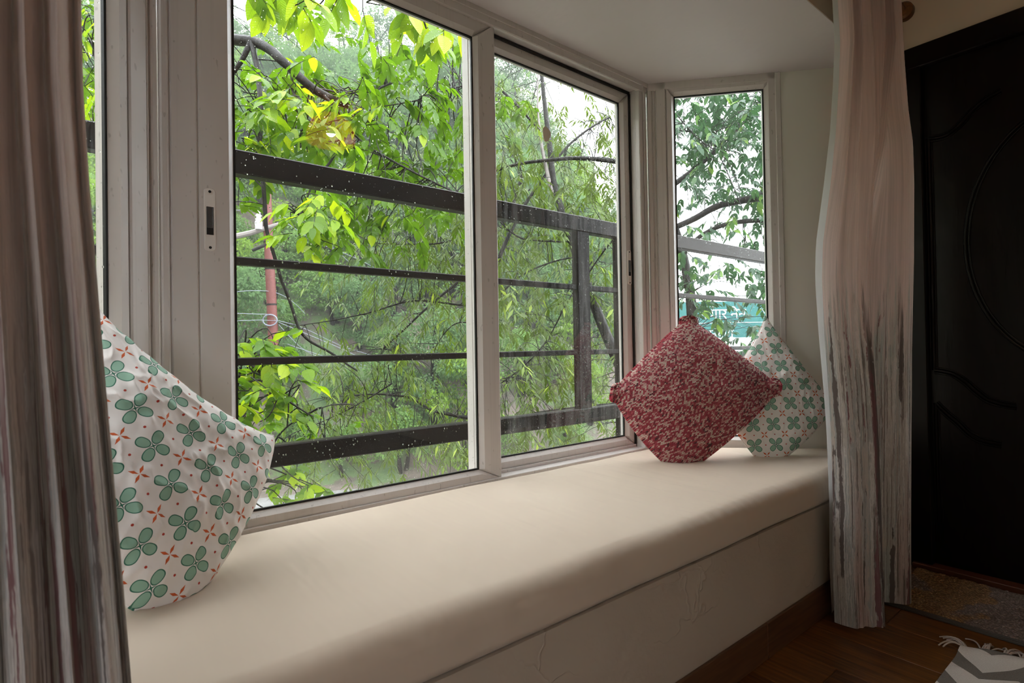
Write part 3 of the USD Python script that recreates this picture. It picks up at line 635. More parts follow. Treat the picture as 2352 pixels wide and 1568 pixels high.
# ------------------------------------------------------------------ curtains
def curtain(name, label, mat, left_px, right_px, P, N, folds, amp, pinch_z, ztop, zbot, seed, profile=None):
    """left_px, right_px: silhouettes as (x, y) pixel lists seen on the curtain's own plane"""
    N = unit(N); D = unit(np.cross([0, 0, 1.0], N)); P = np.asarray(P, float)
    if D[0] < 0: D = -D
    from scipy.interpolate import PchipInterpolator
    def edge(px):
        q = np.array([on_plane(*c, P, N) for c in px]); o = np.argsort(q[:, 2])
        return q[o, 2], (q[o] - P) @ D
    lz, ls = edge(left_px); rz, rs = edge(right_px)
    nz, nu = 90, 260
    zz = np.linspace(zbot, ztop, nz); u = np.linspace(0, 1, nu)
    L = np.interp(zz, lz, ls); R = np.interp(zz, rz, rs)
    rg = np.random.default_rng(seed)
    ph = np.cumsum(np.r_[0, rg.uniform(0.7, 1.3, folds)]); ph = ph / ph[-1] * folds
    phase = np.interp(u, np.linspace(0, 1, folds + 1), ph)
    V = np.zeros((nz, nu, 3)); UVs = np.zeros((nz, nu, 2))
    if profile is not None:
        kt = np.linspace(0, 1, len(profile[0]))
        lo_, hi_ = [PchipInterpolator(kt, np.array(q))(u) for q in profile]
    for i, z in enumerate(zz):
        if profile is not None:
            k = np.clip((2.02 - z) / 0.75, 0, 1)
            q = lo_ * k + hi_ * (1 - k)
            off = 1.0 * q[:, 1] * (1 + 0.25 * np.clip((1.1 - z) / 1.1, 0, 1))
            pts = np.stack([u * 7, np.full(nu, z * 1.3), np.full(nu, 3.0)], 1)
            off = off + (meshkit.fbm(pts, 3, seed) - 0.5) * 0.022 * np.sin(np.pi * u) + 0.0035 * np.sin(np.pi * u) * np.sin(u * 62 + 2 * math.sin(z * 2))
            sfr = q[:, 0] + 0.02 * np.sin(z * 2.6 + u * 5) * np.sin(np.pi * u)
            s = L[i] + (R[i] - L[i]) * sfr
        else:
            am = amp * (0.8 + 0.2 * math.sin(z * 3 + seed))
            ph_ = phase + 0.25 * np.sin(z * 1.3 + u * 6)
            f = np.abs(np.sin(np.pi * ph_)) ** 0.55
            off = am * (2 * f - 1.1) * np.clip((1 - u) / 0.03, 0.05, 1)
            s = L[i] + (R[i] - L[i]) * (u + 0.25 / folds * np.sin(2 * np.pi * ph_) * np.sin(np.pi * u) * np.clip((1 - u) / .1, 0, 1))
        V[i] = P + D * s[:, None] + N * off[:, None]; V[i, :, 2] = z
        UVs[i, :, 1] = z
    seg = np.linalg.norm(np.diff(V[nz // 3], axis=0), axis=1)
    UVs[..., 0] = np.r_[0, np.cumsum(seg)][None] + seed
    mm = grid_mesh(V)
    t = thing(name, label, 'curtain')
    obj('cloth', mm, mat, t, smooth=True, uv=UVs.reshape(-1, 2))
    return t, V
LPX = [(1922, -120), (1924, 0), (1930, 100), (1926, 200), (1920, 300), (1908, 420), (1890, 560), (1888, 640), (1893, 760), (1903, 900), (1909, 1000), (1913, 1150), (1912, 1300), (1917, 1440)]
RPX = [(2064, -120), (2069, 0), (2072, 60), (2076, 130), (2085, 250), (2096, 330), (2099, 420), (2098, 600), (2093, 800), (2091, 1000), (2090, 1200), (2090, 1440)]
PC, NC = np.array([2.03, 0.735, 0.0]), np.array([-0.30, -1.0, 0.0])
ct, CV = curtain('curtain', 'gathered linen curtain with weathered paint print, hanging beside the dark door', M['curtain'], LPX, RPX, PC, NC, 4, 0.034, 2.06, 2.36, 0.022, 2, (
     [(0, 0), (.03, .03), (.08, .05), (.14, .052), (.20, .060), (.26, .068), (.305, .07), (.31, .03), (.34, -.04), (.60, -.065), (.76, -.022), (.90, .015), (1, 0)],
     [(0, 0), (.10, .03), (.17, -.025), (.20, .035), (.24, -.025), (.36, .030), (.50, -.04), (.62, .02), (.70, -.03), (.735, .03), (.78, -.03), (.90, .012), (1, 0)]))
# back lining that shows as a pale strip on the window side
LPX2 = [(x - 5, y) for x, y in LPX]; LPX2[5:9] = [(1901, 420), (1882, 560), (1880, 640), (1887, 760)]
from scipy.interpolate import interp1d
lin_px = [on_plane(*c, PC + [0, .035, 0], unit(NC)) for c in LPX2]
lin_px = np.array(lin_px); o = np.argsort(lin_px[:, 2])
zz = np.linspace(0.03, 2.3, 60); lx = np.interp(zz, lin_px[o, 2], lin_px[o, 0]); ly = np.interp(zz, lin_px[o, 2], lin_px[o, 1])
uu = np.linspace(0, 1, 12)
LV = np.zeros((60, 12, 3)); LV[..., 0] = lx[:, None] + uu * 0.22; LV[..., 1] = ly[:, None] - uu * 0.05 + 0.012 * np.sin(uu * 9 + zz[:, None]); LV[..., 2] = zz[:, None]
obj('lining', grid_mesh(LV), M['lining'], ct, smooth=True, label='plain white lining')
LE = [(-500, -200), (-500, 800), (-500, 1800)]
RE = [(182, -200), (187, 0), (191, 200), (204, 400), (224, 650), (240, 850), (262, 1100), (284, 1350), (302, 1568), (318, 1800)]
ct2, CV2 = curtain('curtain', 'shadowy gathered curtain at the left edge, close to the camera', M['curtain_b'], LE, RE, np.array([0.0, 0.70, 0.0]), np.array([0.0, -1.0, 0.0]), 7, 0.034, 2.06, 2.36, 0.02, 5)
rod = thing('curtain_rod', 'brown wooden curtain rod above the bay, its end cap showing past the right curtain', 'curtain rod')
rc = on_y(2078, 30, 0.672)
obj('pole', tube([(-1.0, 0.69, rc[2]), (rc[0] - .03, 0.675, rc[2])], 0.016, 16), M['rod'], rod)
fin = lathe([(0, -0.03), (0.026, -0.03), (0.033, -0.02), (0.034, 0.0), (0.030, 0.014), (0.018, 0.024), (0, 0.028)], 28)
obj('end_cap', xf(fin, basis([rc[0] - 0.005, 0.672, rc[2]], [0, 1, 0], [0, 0, 1], [1, 0, 0])), M['rod'], rod)
for bx in (-0.6, 1.2, rc[0] - 0.10):
    obj('bracket', [cbox(bx - .01, bx + .01, 0.66, YB + .001, rc[2] - .028, rc[2] - .016, .002), cbox(bx - .015, bx + .015, YB - .008, YB + .001, rc[2] - .05, rc[2] + .03, .002)], M['rod'], rod)

# ------------------------------------------------------------------ mats on the floor
dm = thing('door_mat', 'brown and grey looped doormat with a ribbed border in front of the dark door', 'doormat')
MX0, MX1, MY0, MY1 = 2.285, 2.695, -0.10, 0.735
obj('backing', [cbox(MX0 - .022, MX1 + .005, MY0, MY1, 0.0005, 0.006, .002), cbox(MX0 - .022, MX0 - .012, MY0, MY1, 0.004, 0.010, .003), cbox(MX0 - .010, MX0 - .001, MY0, MY1, 0.004, 0.011, .003)], M['mat_edge'], dm)
gx, gy = np.meshgrid(np.linspace(MX0, MX1, 110), np.linspace(MY0, MY1, 220), indexing='ij')
hh = 0.010 + 0.007 * meshkit.noise(np.stack([gx * 95, gy * 95, gx * 0], -1), 4)
ed = np.minimum(np.minimum(gx - MX0, MX1 - gx), np.minimum(gy - MY0, MY1 - gy)); hh = np.where(ed < 0.002, 0.004, hh)
pile = grid_mesh(np.stack([gx, gy, hh], -1))
obj('pile', pile, M['mat_pile'], dm, smooth=True, kind='stuff')
rug = thing('rug', 'grey and white zigzag cotton rug with a tasselled end, on the wood floor', 'rug')
gu, gv = np.meshgrid(np.linspace(0, 1, 120), np.linspace(0, 1, 90), indexing='ij')
RX1, RY1 = 2.135, 0.462
rx = RX1 - gu * 1.3; ry_ = RY1 - gv * 0.8
cr_ = np.exp(-((gu / 0.05) ** 2 + (gv / 0.06) ** 2))
rx = rx - 0.035 * np.exp(-(gv / 0.05) ** 2) * np.exp(-gu / 0.08) + 0.02 * np.clip(gv - .05, 0, .3) * np.exp(-gu / .1) * 4
rz = 0.006 + 0.010 * meshkit.fbm(np.stack([gu * 5, gv * 4, gu * 0], -1), 3, 3) + 0.012 * np.exp(-((gu - 0.02) / 0.03) ** 2)
top = np.stack([rx, ry_, rz], -1); bot = top.copy(); bot[..., 2] -= 0.004
mt, mb = grid_mesh(top), grid_mesh(bot)
if mt.face_normals[0][2] < 0: mt.invert()
obj('weave', [mt, mb], M['rug'], rug, smooth=True, uv=np.vstack([np.stack([gu * 1.3, gv * .8], -1).reshape(-1, 2)] * 2))
rg = np.random.default_rng(8)
for i in range(14):
    gv_ = 0.01 + i * 0.055; yb = RY1 - gv_ * 0.8
    xb = np.interp(gv_, gv[0], rx[0]); ms = []
    for q in range(7):
        a0 = rg.uniform(-0.5, 0.5) + (0.9 if i == 0 else 0); ln = rg.uniform(0.05, 0.085)
        b = np.array([xb - 0.006, yb + rg.uniform(-.012, .012), 0.010])
        c1 = b + [ln * .5 * math.cos(a0), ln * .5 * math.sin(a0), rg.uniform(0.004, .012)]; c2 = b + [ln * math.cos(a0 * 1.5), ln * math.sin(a0 * 1.5), -0.006]
        ms.append(tube(spline([b, c1, c2], 10), np.linspace(0.0028, 0.0022, 10), 5))
    obj('tassel', ms, M['tassel'], rug, smooth=True)

# ------------------------------------------------------------------ pendant lamp (mirrored in the left pane)
rl = ray(760, 300); LP = EYE + rl * ((2 * (YW + .026) + 0.80) / rl[1]); LP[1] = -0.80
lamp = thing('pendant_lamp', 'woven amber pendant lamp glowing in the room behind the camera', 'lamp', tuple(LP))
prof = [(0.03, 0.12), (0.08, 0.108), (0.14, 0.06), (0.172, -0.02), (0.176, -0.085), (0.171, -0.085), (0.166, -0.02), (0.135, 0.053), (0.078, 0.10), (0.03, 0.112)]
obj('shade', lathe(prof, 48), M['shade'], lamp, smooth=40)
obj('bulb', xf(trimesh.creation.icosphere(2, 0.035), trimesh.transformations.translation_matrix([0, 0, -0.01])), M['bulb'], lamp, smooth=True)
obj('cord', tube([(0, 0, 0.13), (0, 0, 2.75 - LP[2])], 0.004, 6), M['gasket'], lamp)
obj('socket', lathe([(0, 0.02), (0.02, 0.02), (0.022, 0.14), (0, 0.14)], 16), M['gasket'], lamp)

# ------------------------------------------------------------------ railing outside
YR = 1.85
rl_ = thing('balcony_railing', 'black wet metal railing of horizontal bars outside the windows', 'railing')
for z0, z1, y0, y1 in ((1.509, 1.585, YR, YR + .05), (0.575, 0.646, YR, YR + .05)):
    obj('rail', cbox(-1.6, 5.2, y0, y1, z0, z1, 0.004), M['railing'], rl_)
for z0, z1 in ((1.224, 1.250), (0.907, 0.932)):
    obj('bar', cbox(-1.6, 5.2, YR + .012, YR + .04, z0, z1, 0.003), M['railing'], rl_)
for x0, x1, zt in ((1.886, 1.972, 1.52), (2.185, 2.25, 1.52), (-0.45, -0.36, 1.52), (3.9, 3.98, 1.52), (-1.55, -1.47, 1.52)):
    obj('post', cbox(x0, x1, YR + .004, YR + .046, 0.05 if x0 != 1.886 else 0.60, zt, 0.004), M['railing'], rl_)

# ------------------------------------------------------------------ terrain outside
GZ = -3.4
def ground(x, y):
    r = np.hypot(x, y - 1.5); az = np.degrees(np.arctan2(x, y))
    sl = 0.92 * np.clip((56 - az) / 18, 0.02, 1) * np.clip((az + 150) / 30, 0, 1)
    rise = np.clip(r - 17.5, 0, None)
    n = meshkit.fbm(np.stack([x * .13, y * .13, x * 0], -1), 4, 2) - 0.5
    return GZ + sl * rise * (1 - np.clip(rise, 0, 70) / 260) + n * np.clip(rise, 0, 6) * 0.7
rr = np.r_[0.5, np.linspace(6, 40, 70), np.linspace(42, 110, 36)]; aa = np.radians(np.linspace(-180, 180, 181))
RRg, AAg = np.meshgrid(rr, aa, indexing='ij')
GX, GY = RRg * np.sin(AAg), RRg * np.cos(AAg) + 1.5
hm = grid_mesh(np.stack([GX, GY, ground(GX, GY)], -1))
if hm.face_normals[:, 2].mean() < 0: hm.invert()
obj('hillside', hm, M['hill'], smooth=True, label='steep wooded hillside of leaf litter and scrub across the road', cat='hillside', kind='structure')
ra = np.radians(np.linspace(-30, 100, 100)); rw = np.array([9.5, 10, 11, 12, 13, 14, 15, 16.2])
RRr, AAr = np.meshgrid(rw, ra, indexing='ij'); XX, YY = RRr * np.sin(AAr), RRr * np.cos(AAr) + 1.5
rm = grid_mesh(np.stack([XX, YY, ground(XX, YY) + 0.04], -1))
if rm.face_normals[:, 2].mean() < 0: rm.invert()
obj('road', rm, M['road'], smooth=True, label='wet pale concrete road below the windows', cat='road', kind='structure')

# rain mist hanging over the valley
g = G(); M['mist'] = g.done('rain_mist', None, volume=g.n('principled_volume', 'volume', color=(0.93, 0.96, 1.0), density=MIST, anisotropy=0.25))
obj('rain_mist', cbox(-45, 70, 7.0, 85, -12, 55, 0.1), M['mist'], smooth=False, label='thin pale rain mist hanging over the wooded slope outside', cat='mist', kind='stuff')

# ------------------------------------------------------------------ foliage builders
def leaves(P, D, L, W, up, curl=0.15, rich=False, rg=None):
    """leaf blades from base P along D; W half width; up = approx. blade normal"""
    n = len(P)
    D = D / np.linalg.norm(D, axis=1, keepdims=True)
    S = np.cross(D, up); S /= np.linalg.norm(S, axis=1, keepdims=True) + 1e-9
    Nn = np.cross(S, D)
    if rich:
        ts, ws = np.array([0, .18, .42, .68, .86, 1.0]), np.array([0.02, .72, 1.0, .82, .42, 0.0])
    else:
        ts, ws = np.array([0, .45, 1.0]), np.array([0.05, 1.0, 0.0])
    sp_ = P[:, None] + D[:, None] * (ts[None, :, None] * L[:, None, None]) - np.array([0, 0, 1.0]) * (curl * ts[None, :, None] ** 2 * L[:, None, None])
    sd = S[:, None] * (ws[None, :, None] * W[:, None, None]); up_ = Nn[:, None] * (0.28 * ws[None, :, None] * W[:, None, None])
    V = np.stack([sp_ - sd + up_, sp_, sp_ + sd + up_], 2)      # n, k, 3, 3
    k = len(ts); f = []
    for i in range(k - 1):
        for j in range(2):
            a, b, c, d = i * 3 + j, i * 3 + j + 1, (i + 1) * 3 + j + 1, (i + 1) * 3 + j
            if i == k - 2: f += [(a, b, (i + 1) * 3 + 2)]
            else: f += [(a, b, c), (a, c, d)]
    f = np.array(f)
    global LEAF_UV
    LEAF_UV = np.stack([np.tile([-1.0, 0, 1.0], k) * np.repeat(ws, 3), np.repeat(ts, 3)], 1)
    return V.reshape(n, -1, 3), f
def joined(V, f):
    n, k = V.shape[:2]
    return trimesh.Trimesh(V.reshape(-1, 3), (f[None] + (np.arange(n) * k)[:, None, None]).reshape(-1, 3), process=False)
def sprays(centres, rg, n_leaf, L, W, droop=0.5, spread=1.0, narrow=False):
    """compound sprays: leaflets in pairs along a drooping rachis; returns P, D, L, W, up and twig lines"""
    Ps, Ds, Ls, Ws, Us, tw = [], [], [], [], [], []
    for c in centres:
        a = rg.uniform(0, 2 * np.pi); e = rg.normal(-0.15, 0.35)
        ax = np.array([math.cos(a) * math.cos(e), math.sin(a) * math.cos(e), math.sin(e) - droop * 0.4]); ax = unit(ax)
        sd = unit(np.cross(ax, [0, 0, 1.0])); upv = np.cross(sd, ax)
        k = int(n_leaf * rg.uniform(0.7, 1.3)); ln = L * 0.42 * k / 2
        line = [c + ax * ln * t + np.array([0, 0, -0.25 * droop * ln * t * t]) for t in np.linspace(0, 1, 4)]
        tw.append(np.array(line))
        for q in range(k):
            t = (q // 2 + 0.4) / max(1, k / 2); s = 1 if q % 2 else -1
            b = c + ax * ln * t + np.array([0, 0, -0.25 * droop * ln * t * t])
            if q == k - 1: d = ax
            else: d = ax * 0.65 + sd * s * 0.8 + rg.normal(0, .18, 3)
            d = d + np.array([0, 0, -droop * rg.uniform(0.2, 0.9)])
            Ps.append(b); Ds.append(d); sc = rg.uniform(0.65, 1.2); Ls.append(L * sc); Ws.append(W * sc); Us.append(upv + rg.normal(0, .25, 3))
    return np.array(Ps), np.array(Ds), np.array(Ls), np.array(Ws), np.array(Us), tw
def blobs(spec, rg):
    """(px, py, sx, sy, depth0, depth1, count): centres spread through a volume of the crown"""
    C = []
    for px, py, sx, sy, d0, d1, n in spec:
        u = rg.normal(0, 1, (n, 2)); u = np.clip(u, -1.9, 1.9); dep = rg.uniform(d0, d1, n)
        for (a, b), d in zip(u, dep): C.append(at_depth(px + a * sx, py + b * sy, d))
    return np.array(C)
def size_on_screen(V):
    c = V.mean(1) - EYE; w = c @ FW
    px, py = 1176 + FPX * (c @ RT) / w, 784 - FPX * (c @ UP) / w
    ext = np.linalg.norm(V.max(1) - V.min(1), axis=1) * FPX / np.maximum(w, .1)
    seen = (py > -30) & (py < 1250) & (((px > 530) & (px < 1440)) | ((px > 1555) & (px < 1775)) | ((px > 180) & (px < 240)))
    return np.where(seen, ext, ext * 0.05)
def tree(name, label, cat, branches, spec, seed, n_leaf, L, W, droop, mats, parts, rich=True, group=None, twigs=0.0035, barkm='bark'):
    rg = np.random.default_rng(seed)
    t = thing(name, label, cat, group=group)
    spine = []
    for nm, pts, r0, r1, *bm in branches:
        P = spline([at_depth(*q) for q in pts], max(10, 7 * len(pts)))
        P = P + (meshkit.fbm(P * 3.1, 3, seed)[:, None] - 0.5) * r0 * 1.2
        spine.append(P); obj(nm, tube(P, np.linspace(r0, r1, len(P)), 8 if r0 > 0.015 else 6), M[bm[0]] if bm else M[barkm], t, smooth=True)
    spine = np.vstack(spine); C = blobs(spec, rg)
    P, D, Ls, Ws, U, tw = sprays(C, rg, n_leaf, L, W, droop)
    V, f = leaves(P, D, Ls, Ws, U, 0.22, rich)
    size = size_on_screen(V); o = np.argsort(-size)[:parts]
    for i in o: obj('leaf', trimesh.Trimesh(V[i], f, process=False), M[mats[0]], t, smooth=True, uv=LEAF_UV)
    rest = np.setdiff1d(np.arange(len(V)), o)
    obj('foliage', joined(V[rest], f), M[mats[1]], t, smooth=True, kind='stuff', uv=np.tile(LEAF_UV, (len(rest), 1)))
    tl = [tube(q, np.linspace(twigs, twigs * .5, len(q)), 3, cap=False) for q in tw]
    for c in C[rg.uniform(size=len(C)) < 0.6]:
        dd = np.linalg.norm(spine - c, axis=1); b = spine[np.argmin(dd + rg.uniform(0, .25, len(dd)))]
        if np.linalg.norm(b - c) > 1.6: continue
        mid = (b + c) / 2 + rg.normal(0, .06, 3) + [0, 0, 0.10 * np.linalg.norm(b - c)]
        tl.append(tube(spline([b, mid, c], 7), np.linspace(twigs * 1.7, twigs * .8, 7), 4, cap=False))
    obj('twigs', tl, M['bark'], t, smooth=True, kind='stuff')
    return t

# chestnut-like tree reaching in from the left, bright backlit leaves
tree('broadleaf_tree', 'bright yellow-green broadleaf tree with an arching dark bough, outside the left pane', 'tree',
     [('trunk', [(380, -40, 5.2), (470, 30, 4.8), (535, 88, 4.5), (590, 98, 4.4), (640, 132, 4.3), (690, 178, 4.3), (735, 212, 4.35), (800, 240, 4.5)], 0.062, 0.030),
      ('branch', [(575, 88, 4.4), (594, 180, 4.3), (600, 260, 4.2), (596, 340, 4.15), (606, 430, 4.1), (612, 520, 4.1), (630, 590, 4.1), (660, 680, 4.15), (694, 766, 4.2), (760, 812, 4.4), (820, 850, 4.8)], 0.022, 0.008),
      ('branch', [(575, 100, 4.4), (548, 150, 4.4), (520, 190, 4.5)], 0.024, 0.012),
      ('branch', [(670, 165, 4.3), (672, 205, 4.3), (690, 230, 4.2), (712, 255, 4.2)], 0.012, 0.005),
      ('branch', [(690, 200, 4.3), (740, 205, 4.4), (790, 215, 4.5)], 0.010, 0.005),
      ('branch', [(735, 212, 4.35), (790, 270, 4.4), (815, 310, 4.5), (850, 335, 4.6)], 0.016, 0.006),
      ('branch', [(705, 280, 4.2), (690, 300, 4.2), (650, 290, 4.2)], 0.010, 0.004),
      ('branch', [(785, 320, 4.3), (760, 370, 4.25), (735, 400, 4.2), (700, 470, 4.1), (690, 520, 4.1)], 0.012, 0.004),
      ('branch', [(900, 190, 5.2), (860, 210, 5.1), (840, 228, 5.0), (800, 200, 4.9)], 0.012, 0.006),
      ('branch', [(1070, 195, 5.4), (1000, 215, 5.3), (950, 232, 5.2), (860, 245, 5.1)], 0.009, 0.004),
      ('branch', [(860, 345, 4.6), (930, 385, 4.8), (1000, 420, 5.0), (1060, 450, 5.2)], 0.010, 0.006)],
     [(640, 250, 70, 70, 3.6, 5.0, 50), (790, 300, 90, 60, 3.8, 5.4, 54), (715, 490, 45, 40, 3.4, 4.3, 22), (880, 400, 90, 70, 4.4, 6.4, 44), (760, 150, 110, 60, 4.4, 6.4, 40),
      (600, 380, 40, 50, 3.8, 4.6, 10), (930, 160, 80, 70, 4.6, 6.4, 44), (560, 280, 30, 60, 3.8, 4.6, 12), (1010, 240, 55, 80, 5.0, 7.0, 44), (1000, 400, 60, 50, 5.2, 7.0, 22), (1190, 200, 40, 60, 5.4, 7.0, 14), (830, 470, 70, 50, 4.6, 6.4, 24), (860, 520, 60, 40, 4.6, 6.2, 20)],
     21, 8, 0.115, 0.031, 0.75, ('leaf_bright', 'leaf_bright_i'), 260)
tree('broadleaf_tree', 'overhanging spray of large backlit leaves across the top of the left pane', 'tree',
     [('branch', [(480, -120, 2.9), (600, -60, 2.9), (760, -40, 2.9), (900, 0, 3.0), (1010, 60, 3.1)], 0.014, 0.005), ('branch', [(760, -40, 2.9), (850, -90, 3.0), (1000, -60, 3.2), (1090, 20, 3.2)], 0.010, 0.004)],
     [(610, -40, 40, 22, 2.9, 3.4, 5), (740, -30, 60, 24, 2.9, 3.5, 9), (870, -10, 50, 28, 2.9, 3.5, 8), (970, 30, 40, 26, 2.9, 3.4, 6), (1035, 50, 22, 22, 2.9, 3.3, 4)],
     22, 5, 0.135, 0.04, 1.0, ('leaf_bright', 'leaf_bright_i'), 130)
tree('leafy_shrub', 'bright lime-green shrub low beside the left pillow, outside the glass', 'shrub',
     [('branch', [(520, 790, 3.6), (590, 850, 3.6), (650, 910, 3.6), (720, 955, 3.8)], 0.014, 0.005), ('branch', [(450, 1200, 3.9), (530, 960, 3.7), (560, 800, 3.6)], 0.02, 0.006), ('branch', [(450, 1200, 3.9), (600, 1080, 3.7), (640, 1000, 3.7), (760, 930, 3.9)], 0.012, 0.004)],
     [(580, 880, 55, 50, 3.2, 4.0, 44), (620, 790, 40, 28, 3.2, 3.8, 12), (570, 960, 55, 40, 3.3, 4.2, 26), (640, 1120, 60, 40, 3.3, 4.4, 18), (700, 980, 50, 30, 3.6, 4.6, 10)],
     23, 6, 0.10, 0.036, 0.5, ('leaf_bright', 'leaf_bright_i'), 180)
# feathery trees in the middle distance
tree('feathery_tree', 'olive feathery tree with thin arching twigs, behind the meeting stile of the windows', 'tree',
     [('branch', [(1200, 400, 7.5), (1110, 590, 7.2), (1060, 640, 7.0), (1000, 690, 6.8), (940, 745, 6.6), (880, 800, 6.6)], 0.030, 0.010),
      ('branch', [(1120, 560, 6.6), (1060, 700, 6.4), (960, 690, 6.4), (840, 720, 6.3), (700, 745, 6.2)], 0.016, 0.005),
      ('branch', [(1140, 780, 6.4), (1060, 740, 6.3), (1000, 800, 6.3)], 0.010, 0.005),
      ('branch', [(1100, 960, 6.0), (1000, 945, 6.0), (930, 910, 6.0), (860, 905, 6.0), (790, 910, 6.1)], 0.020, 0.006),
      ('branch', [(1090, 530, 6.8), (990, 560, 6.8), (880, 560, 6.7), (820, 540, 6.6)], 0.012, 0.005),
      ('branch', [(1180, 960, 5.6), (1280, 940, 5.7), (1420, 925, 6.0)], 0.010, 0.008),
      ('branch', [(900, 880, 6.0), (800, 940, 5.9), (700, 985, 5.8)], 0.010, 0.004)],
     [(1000, 560, 80, 70, 5.6, 8.0, 90), (950, 720, 110, 80, 5.6, 8.0, 80), (900, 900, 130, 60, 5.4, 7.5, 70), (1050, 330, 60, 70, 6.0, 8.0, 44), (1000, 1010, 120, 50, 5.5, 7.5, 50), (860, 600, 60, 50, 6, 8, 30), (760, 860, 70, 60, 5.5, 7.5, 36), (720, 1040, 70, 40, 5, 7, 26)],
     31, 14, 0.11, 0.013, 1.1, ('leaf_olive', 'leaf_olive_i'), 120, rich=False, twigs=0.003)
tree('feathery_tree', 'green feathery tree with a leaning dark trunk, outside the right sliding pane', 'tree',
     [('trunk', [(1236, 60, 7.1), (1246, 190, 6.9), (1262, 330, 6.7), (1276, 440, 6.5), (1300, 520, 6.4), (1330, 600, 6.3), (1365, 700, 6.2), (1410, 810, 6.1), (1450, 900, 6.0), (1500, 1040, 6.0)], 0.016, 0.075),
      ('branch', [(1236, 170, 6.8), (1245, 340, 6.6), (1262, 420, 6.5), (1278, 460, 6.5)], 0.008, 0.028, 'bark_pale'),
      ('branch', [(1155, 210, 6.5), (1200, 255, 6.5), (1240, 300, 6.6)], 0.016, 0.012),
      ('branch', [(1120, 400, 6.8), (1200, 375, 6.6), (1290, 365, 6.4), (1420, 372, 6.0)], 0.016, 0.028),
      ('branch', [(1130, 640, 6.3), (1200, 480, 6.5), (1240, 420, 6.6), (1310, 330, 6.8), (1400, 270, 7.0)], 0.028, 0.012),
      ('branch', [(1155, 670, 6.2), (1220, 620, 6.1), (1330, 590, 6.0)], 0.010, 0.008),
      ('branch', [(1150, 510, 6.3), (1210, 550, 6.2), (1300, 555, 6.2)], 0.010, 0.010),
      ('branch', [(1450, 520, 5.6), (1400, 560, 5.7), (1370, 600, 5.9), (1345, 640, 6.0)], 0.010, 0.008),
      ('branch', [(1150, 880, 6.2), (1250, 790, 6.1), (1300, 700, 6.0), (1360, 600, 6.0)], 0.008, 0.008)],
     [(1200, 480, 70, 80, 5.6, 8.0, 74), (1350, 440, 60, 70, 5.6, 8.0, 60), (1230, 700, 70, 90, 5.2, 7.5, 66), (1400, 620, 50, 90, 5.4, 7.6, 44), (1210, 930, 60, 60, 5.2, 7.0, 40), (1330, 860, 60, 60, 5.4, 7.0, 24), (1190, 260, 50, 50, 5.6, 8.0, 26), (1320, 280, 70, 50, 6.5, 8.5, 40), (1290, 560, 90, 60, 6.5, 9, 60), (1260, 800, 90, 70, 6, 9, 60), (1400, 400, 40, 60, 6, 8, 24), (1300, 980, 100, 40, 5.2, 7, 36)],
     32, 13, 0.105, 0.0155, 0.9, ('leaf_olive', 'leaf_olive_i'), 150, rich=False, twigs=0.003)
tree('slender_tree', 'cool green tree with dark forking boughs, outside the narrow corner window', 'tree',
     [('trunk', [(1450, 420, 6.3), (1540, 500, 6.2), (1580, 640, 6.0), (1592, 740, 5.9), (1610, 900, 5.8)], 0.03, 0.075),
      ('branch', [(1480, 545, 6.2), (1590, 505, 6.1), (1660, 468, 6.0), (1770, 448, 5.6), (1860, 400, 5.4)], 0.030, 0.045),
      ('branch', [(1570, 585, 5.9), (1620, 535, 5.9), (1690, 510, 5.8), (1780, 508, 5.6)], 0.022, 0.026),
      ('branch', [(1480, 470, 6.4), (1580, 400, 6.4), (1660, 330, 6.4), (1740, 240, 6.4), (1800, 180, 6.4)], 0.034, 0.026),
      ('branch', [(1640, 335, 6.4), (1600, 305, 6.4), (1560, 300, 6.4)], 0.014, 0.010),
      ('branch', [(1560, 270, 5.4), (1600, 315, 5.4), (1670, 370, 5.4), (1700, 440, 5.4)], 0.007, 0.004),
      ('branch', [(1590, 240, 5.8), (1640, 330, 5.8), (1700, 470, 5.8)], 0.008, 0.005)],
     [(1640, 260, 80, 55, 5.2, 8.5, 190), (1720, 340, 55, 60, 5.2, 8.5, 110), (1590, 380, 45, 70, 5.2, 8.0, 70), (1660, 430, 70, 50, 5.6, 8.5, 40), (1640, 570, 60, 36, 5.0, 7.0, 26), (1740, 500, 30, 70, 5.0, 7, 30), (1600, 650, 40, 30, 5.0, 6.4, 18), (1740, 690, 30, 40, 5.0, 6.4, 26), (1690, 770, 50, 22, 5, 6.4, 22), (1600, 710, 40, 40, 5, 6.4, 14)],
     33, 8, 0.085, 0.021, 0.8, ('leaf_cool', 'leaf_cool_i'), 220, twigs=0.0025)
tree('slender_tree', 'sparse tree with dark wet stems seen past the left curtain', 'tree',
     [('branch', [(150, 60, 4.8), (210, 105, 4.6), (225, 150, 4.6), (240, 190, 4.7)], 0.02, 0.014), ('branch', [(190, 300, 4.6), (222, 350, 4.6), (260, 380, 4.7)], 0.012, 0.008)],
     [(205, 60, 40, 50, 4.2, 6.0, 34), (215, 215, 30, 30, 4.2, 5.6, 12), (120, 200, 80, 120, 4.5, 6.5, 40)],
     34, 8, 0.11, 0.03, 0.7, ('leaf_bright', 'leaf_bright_i'), 40)

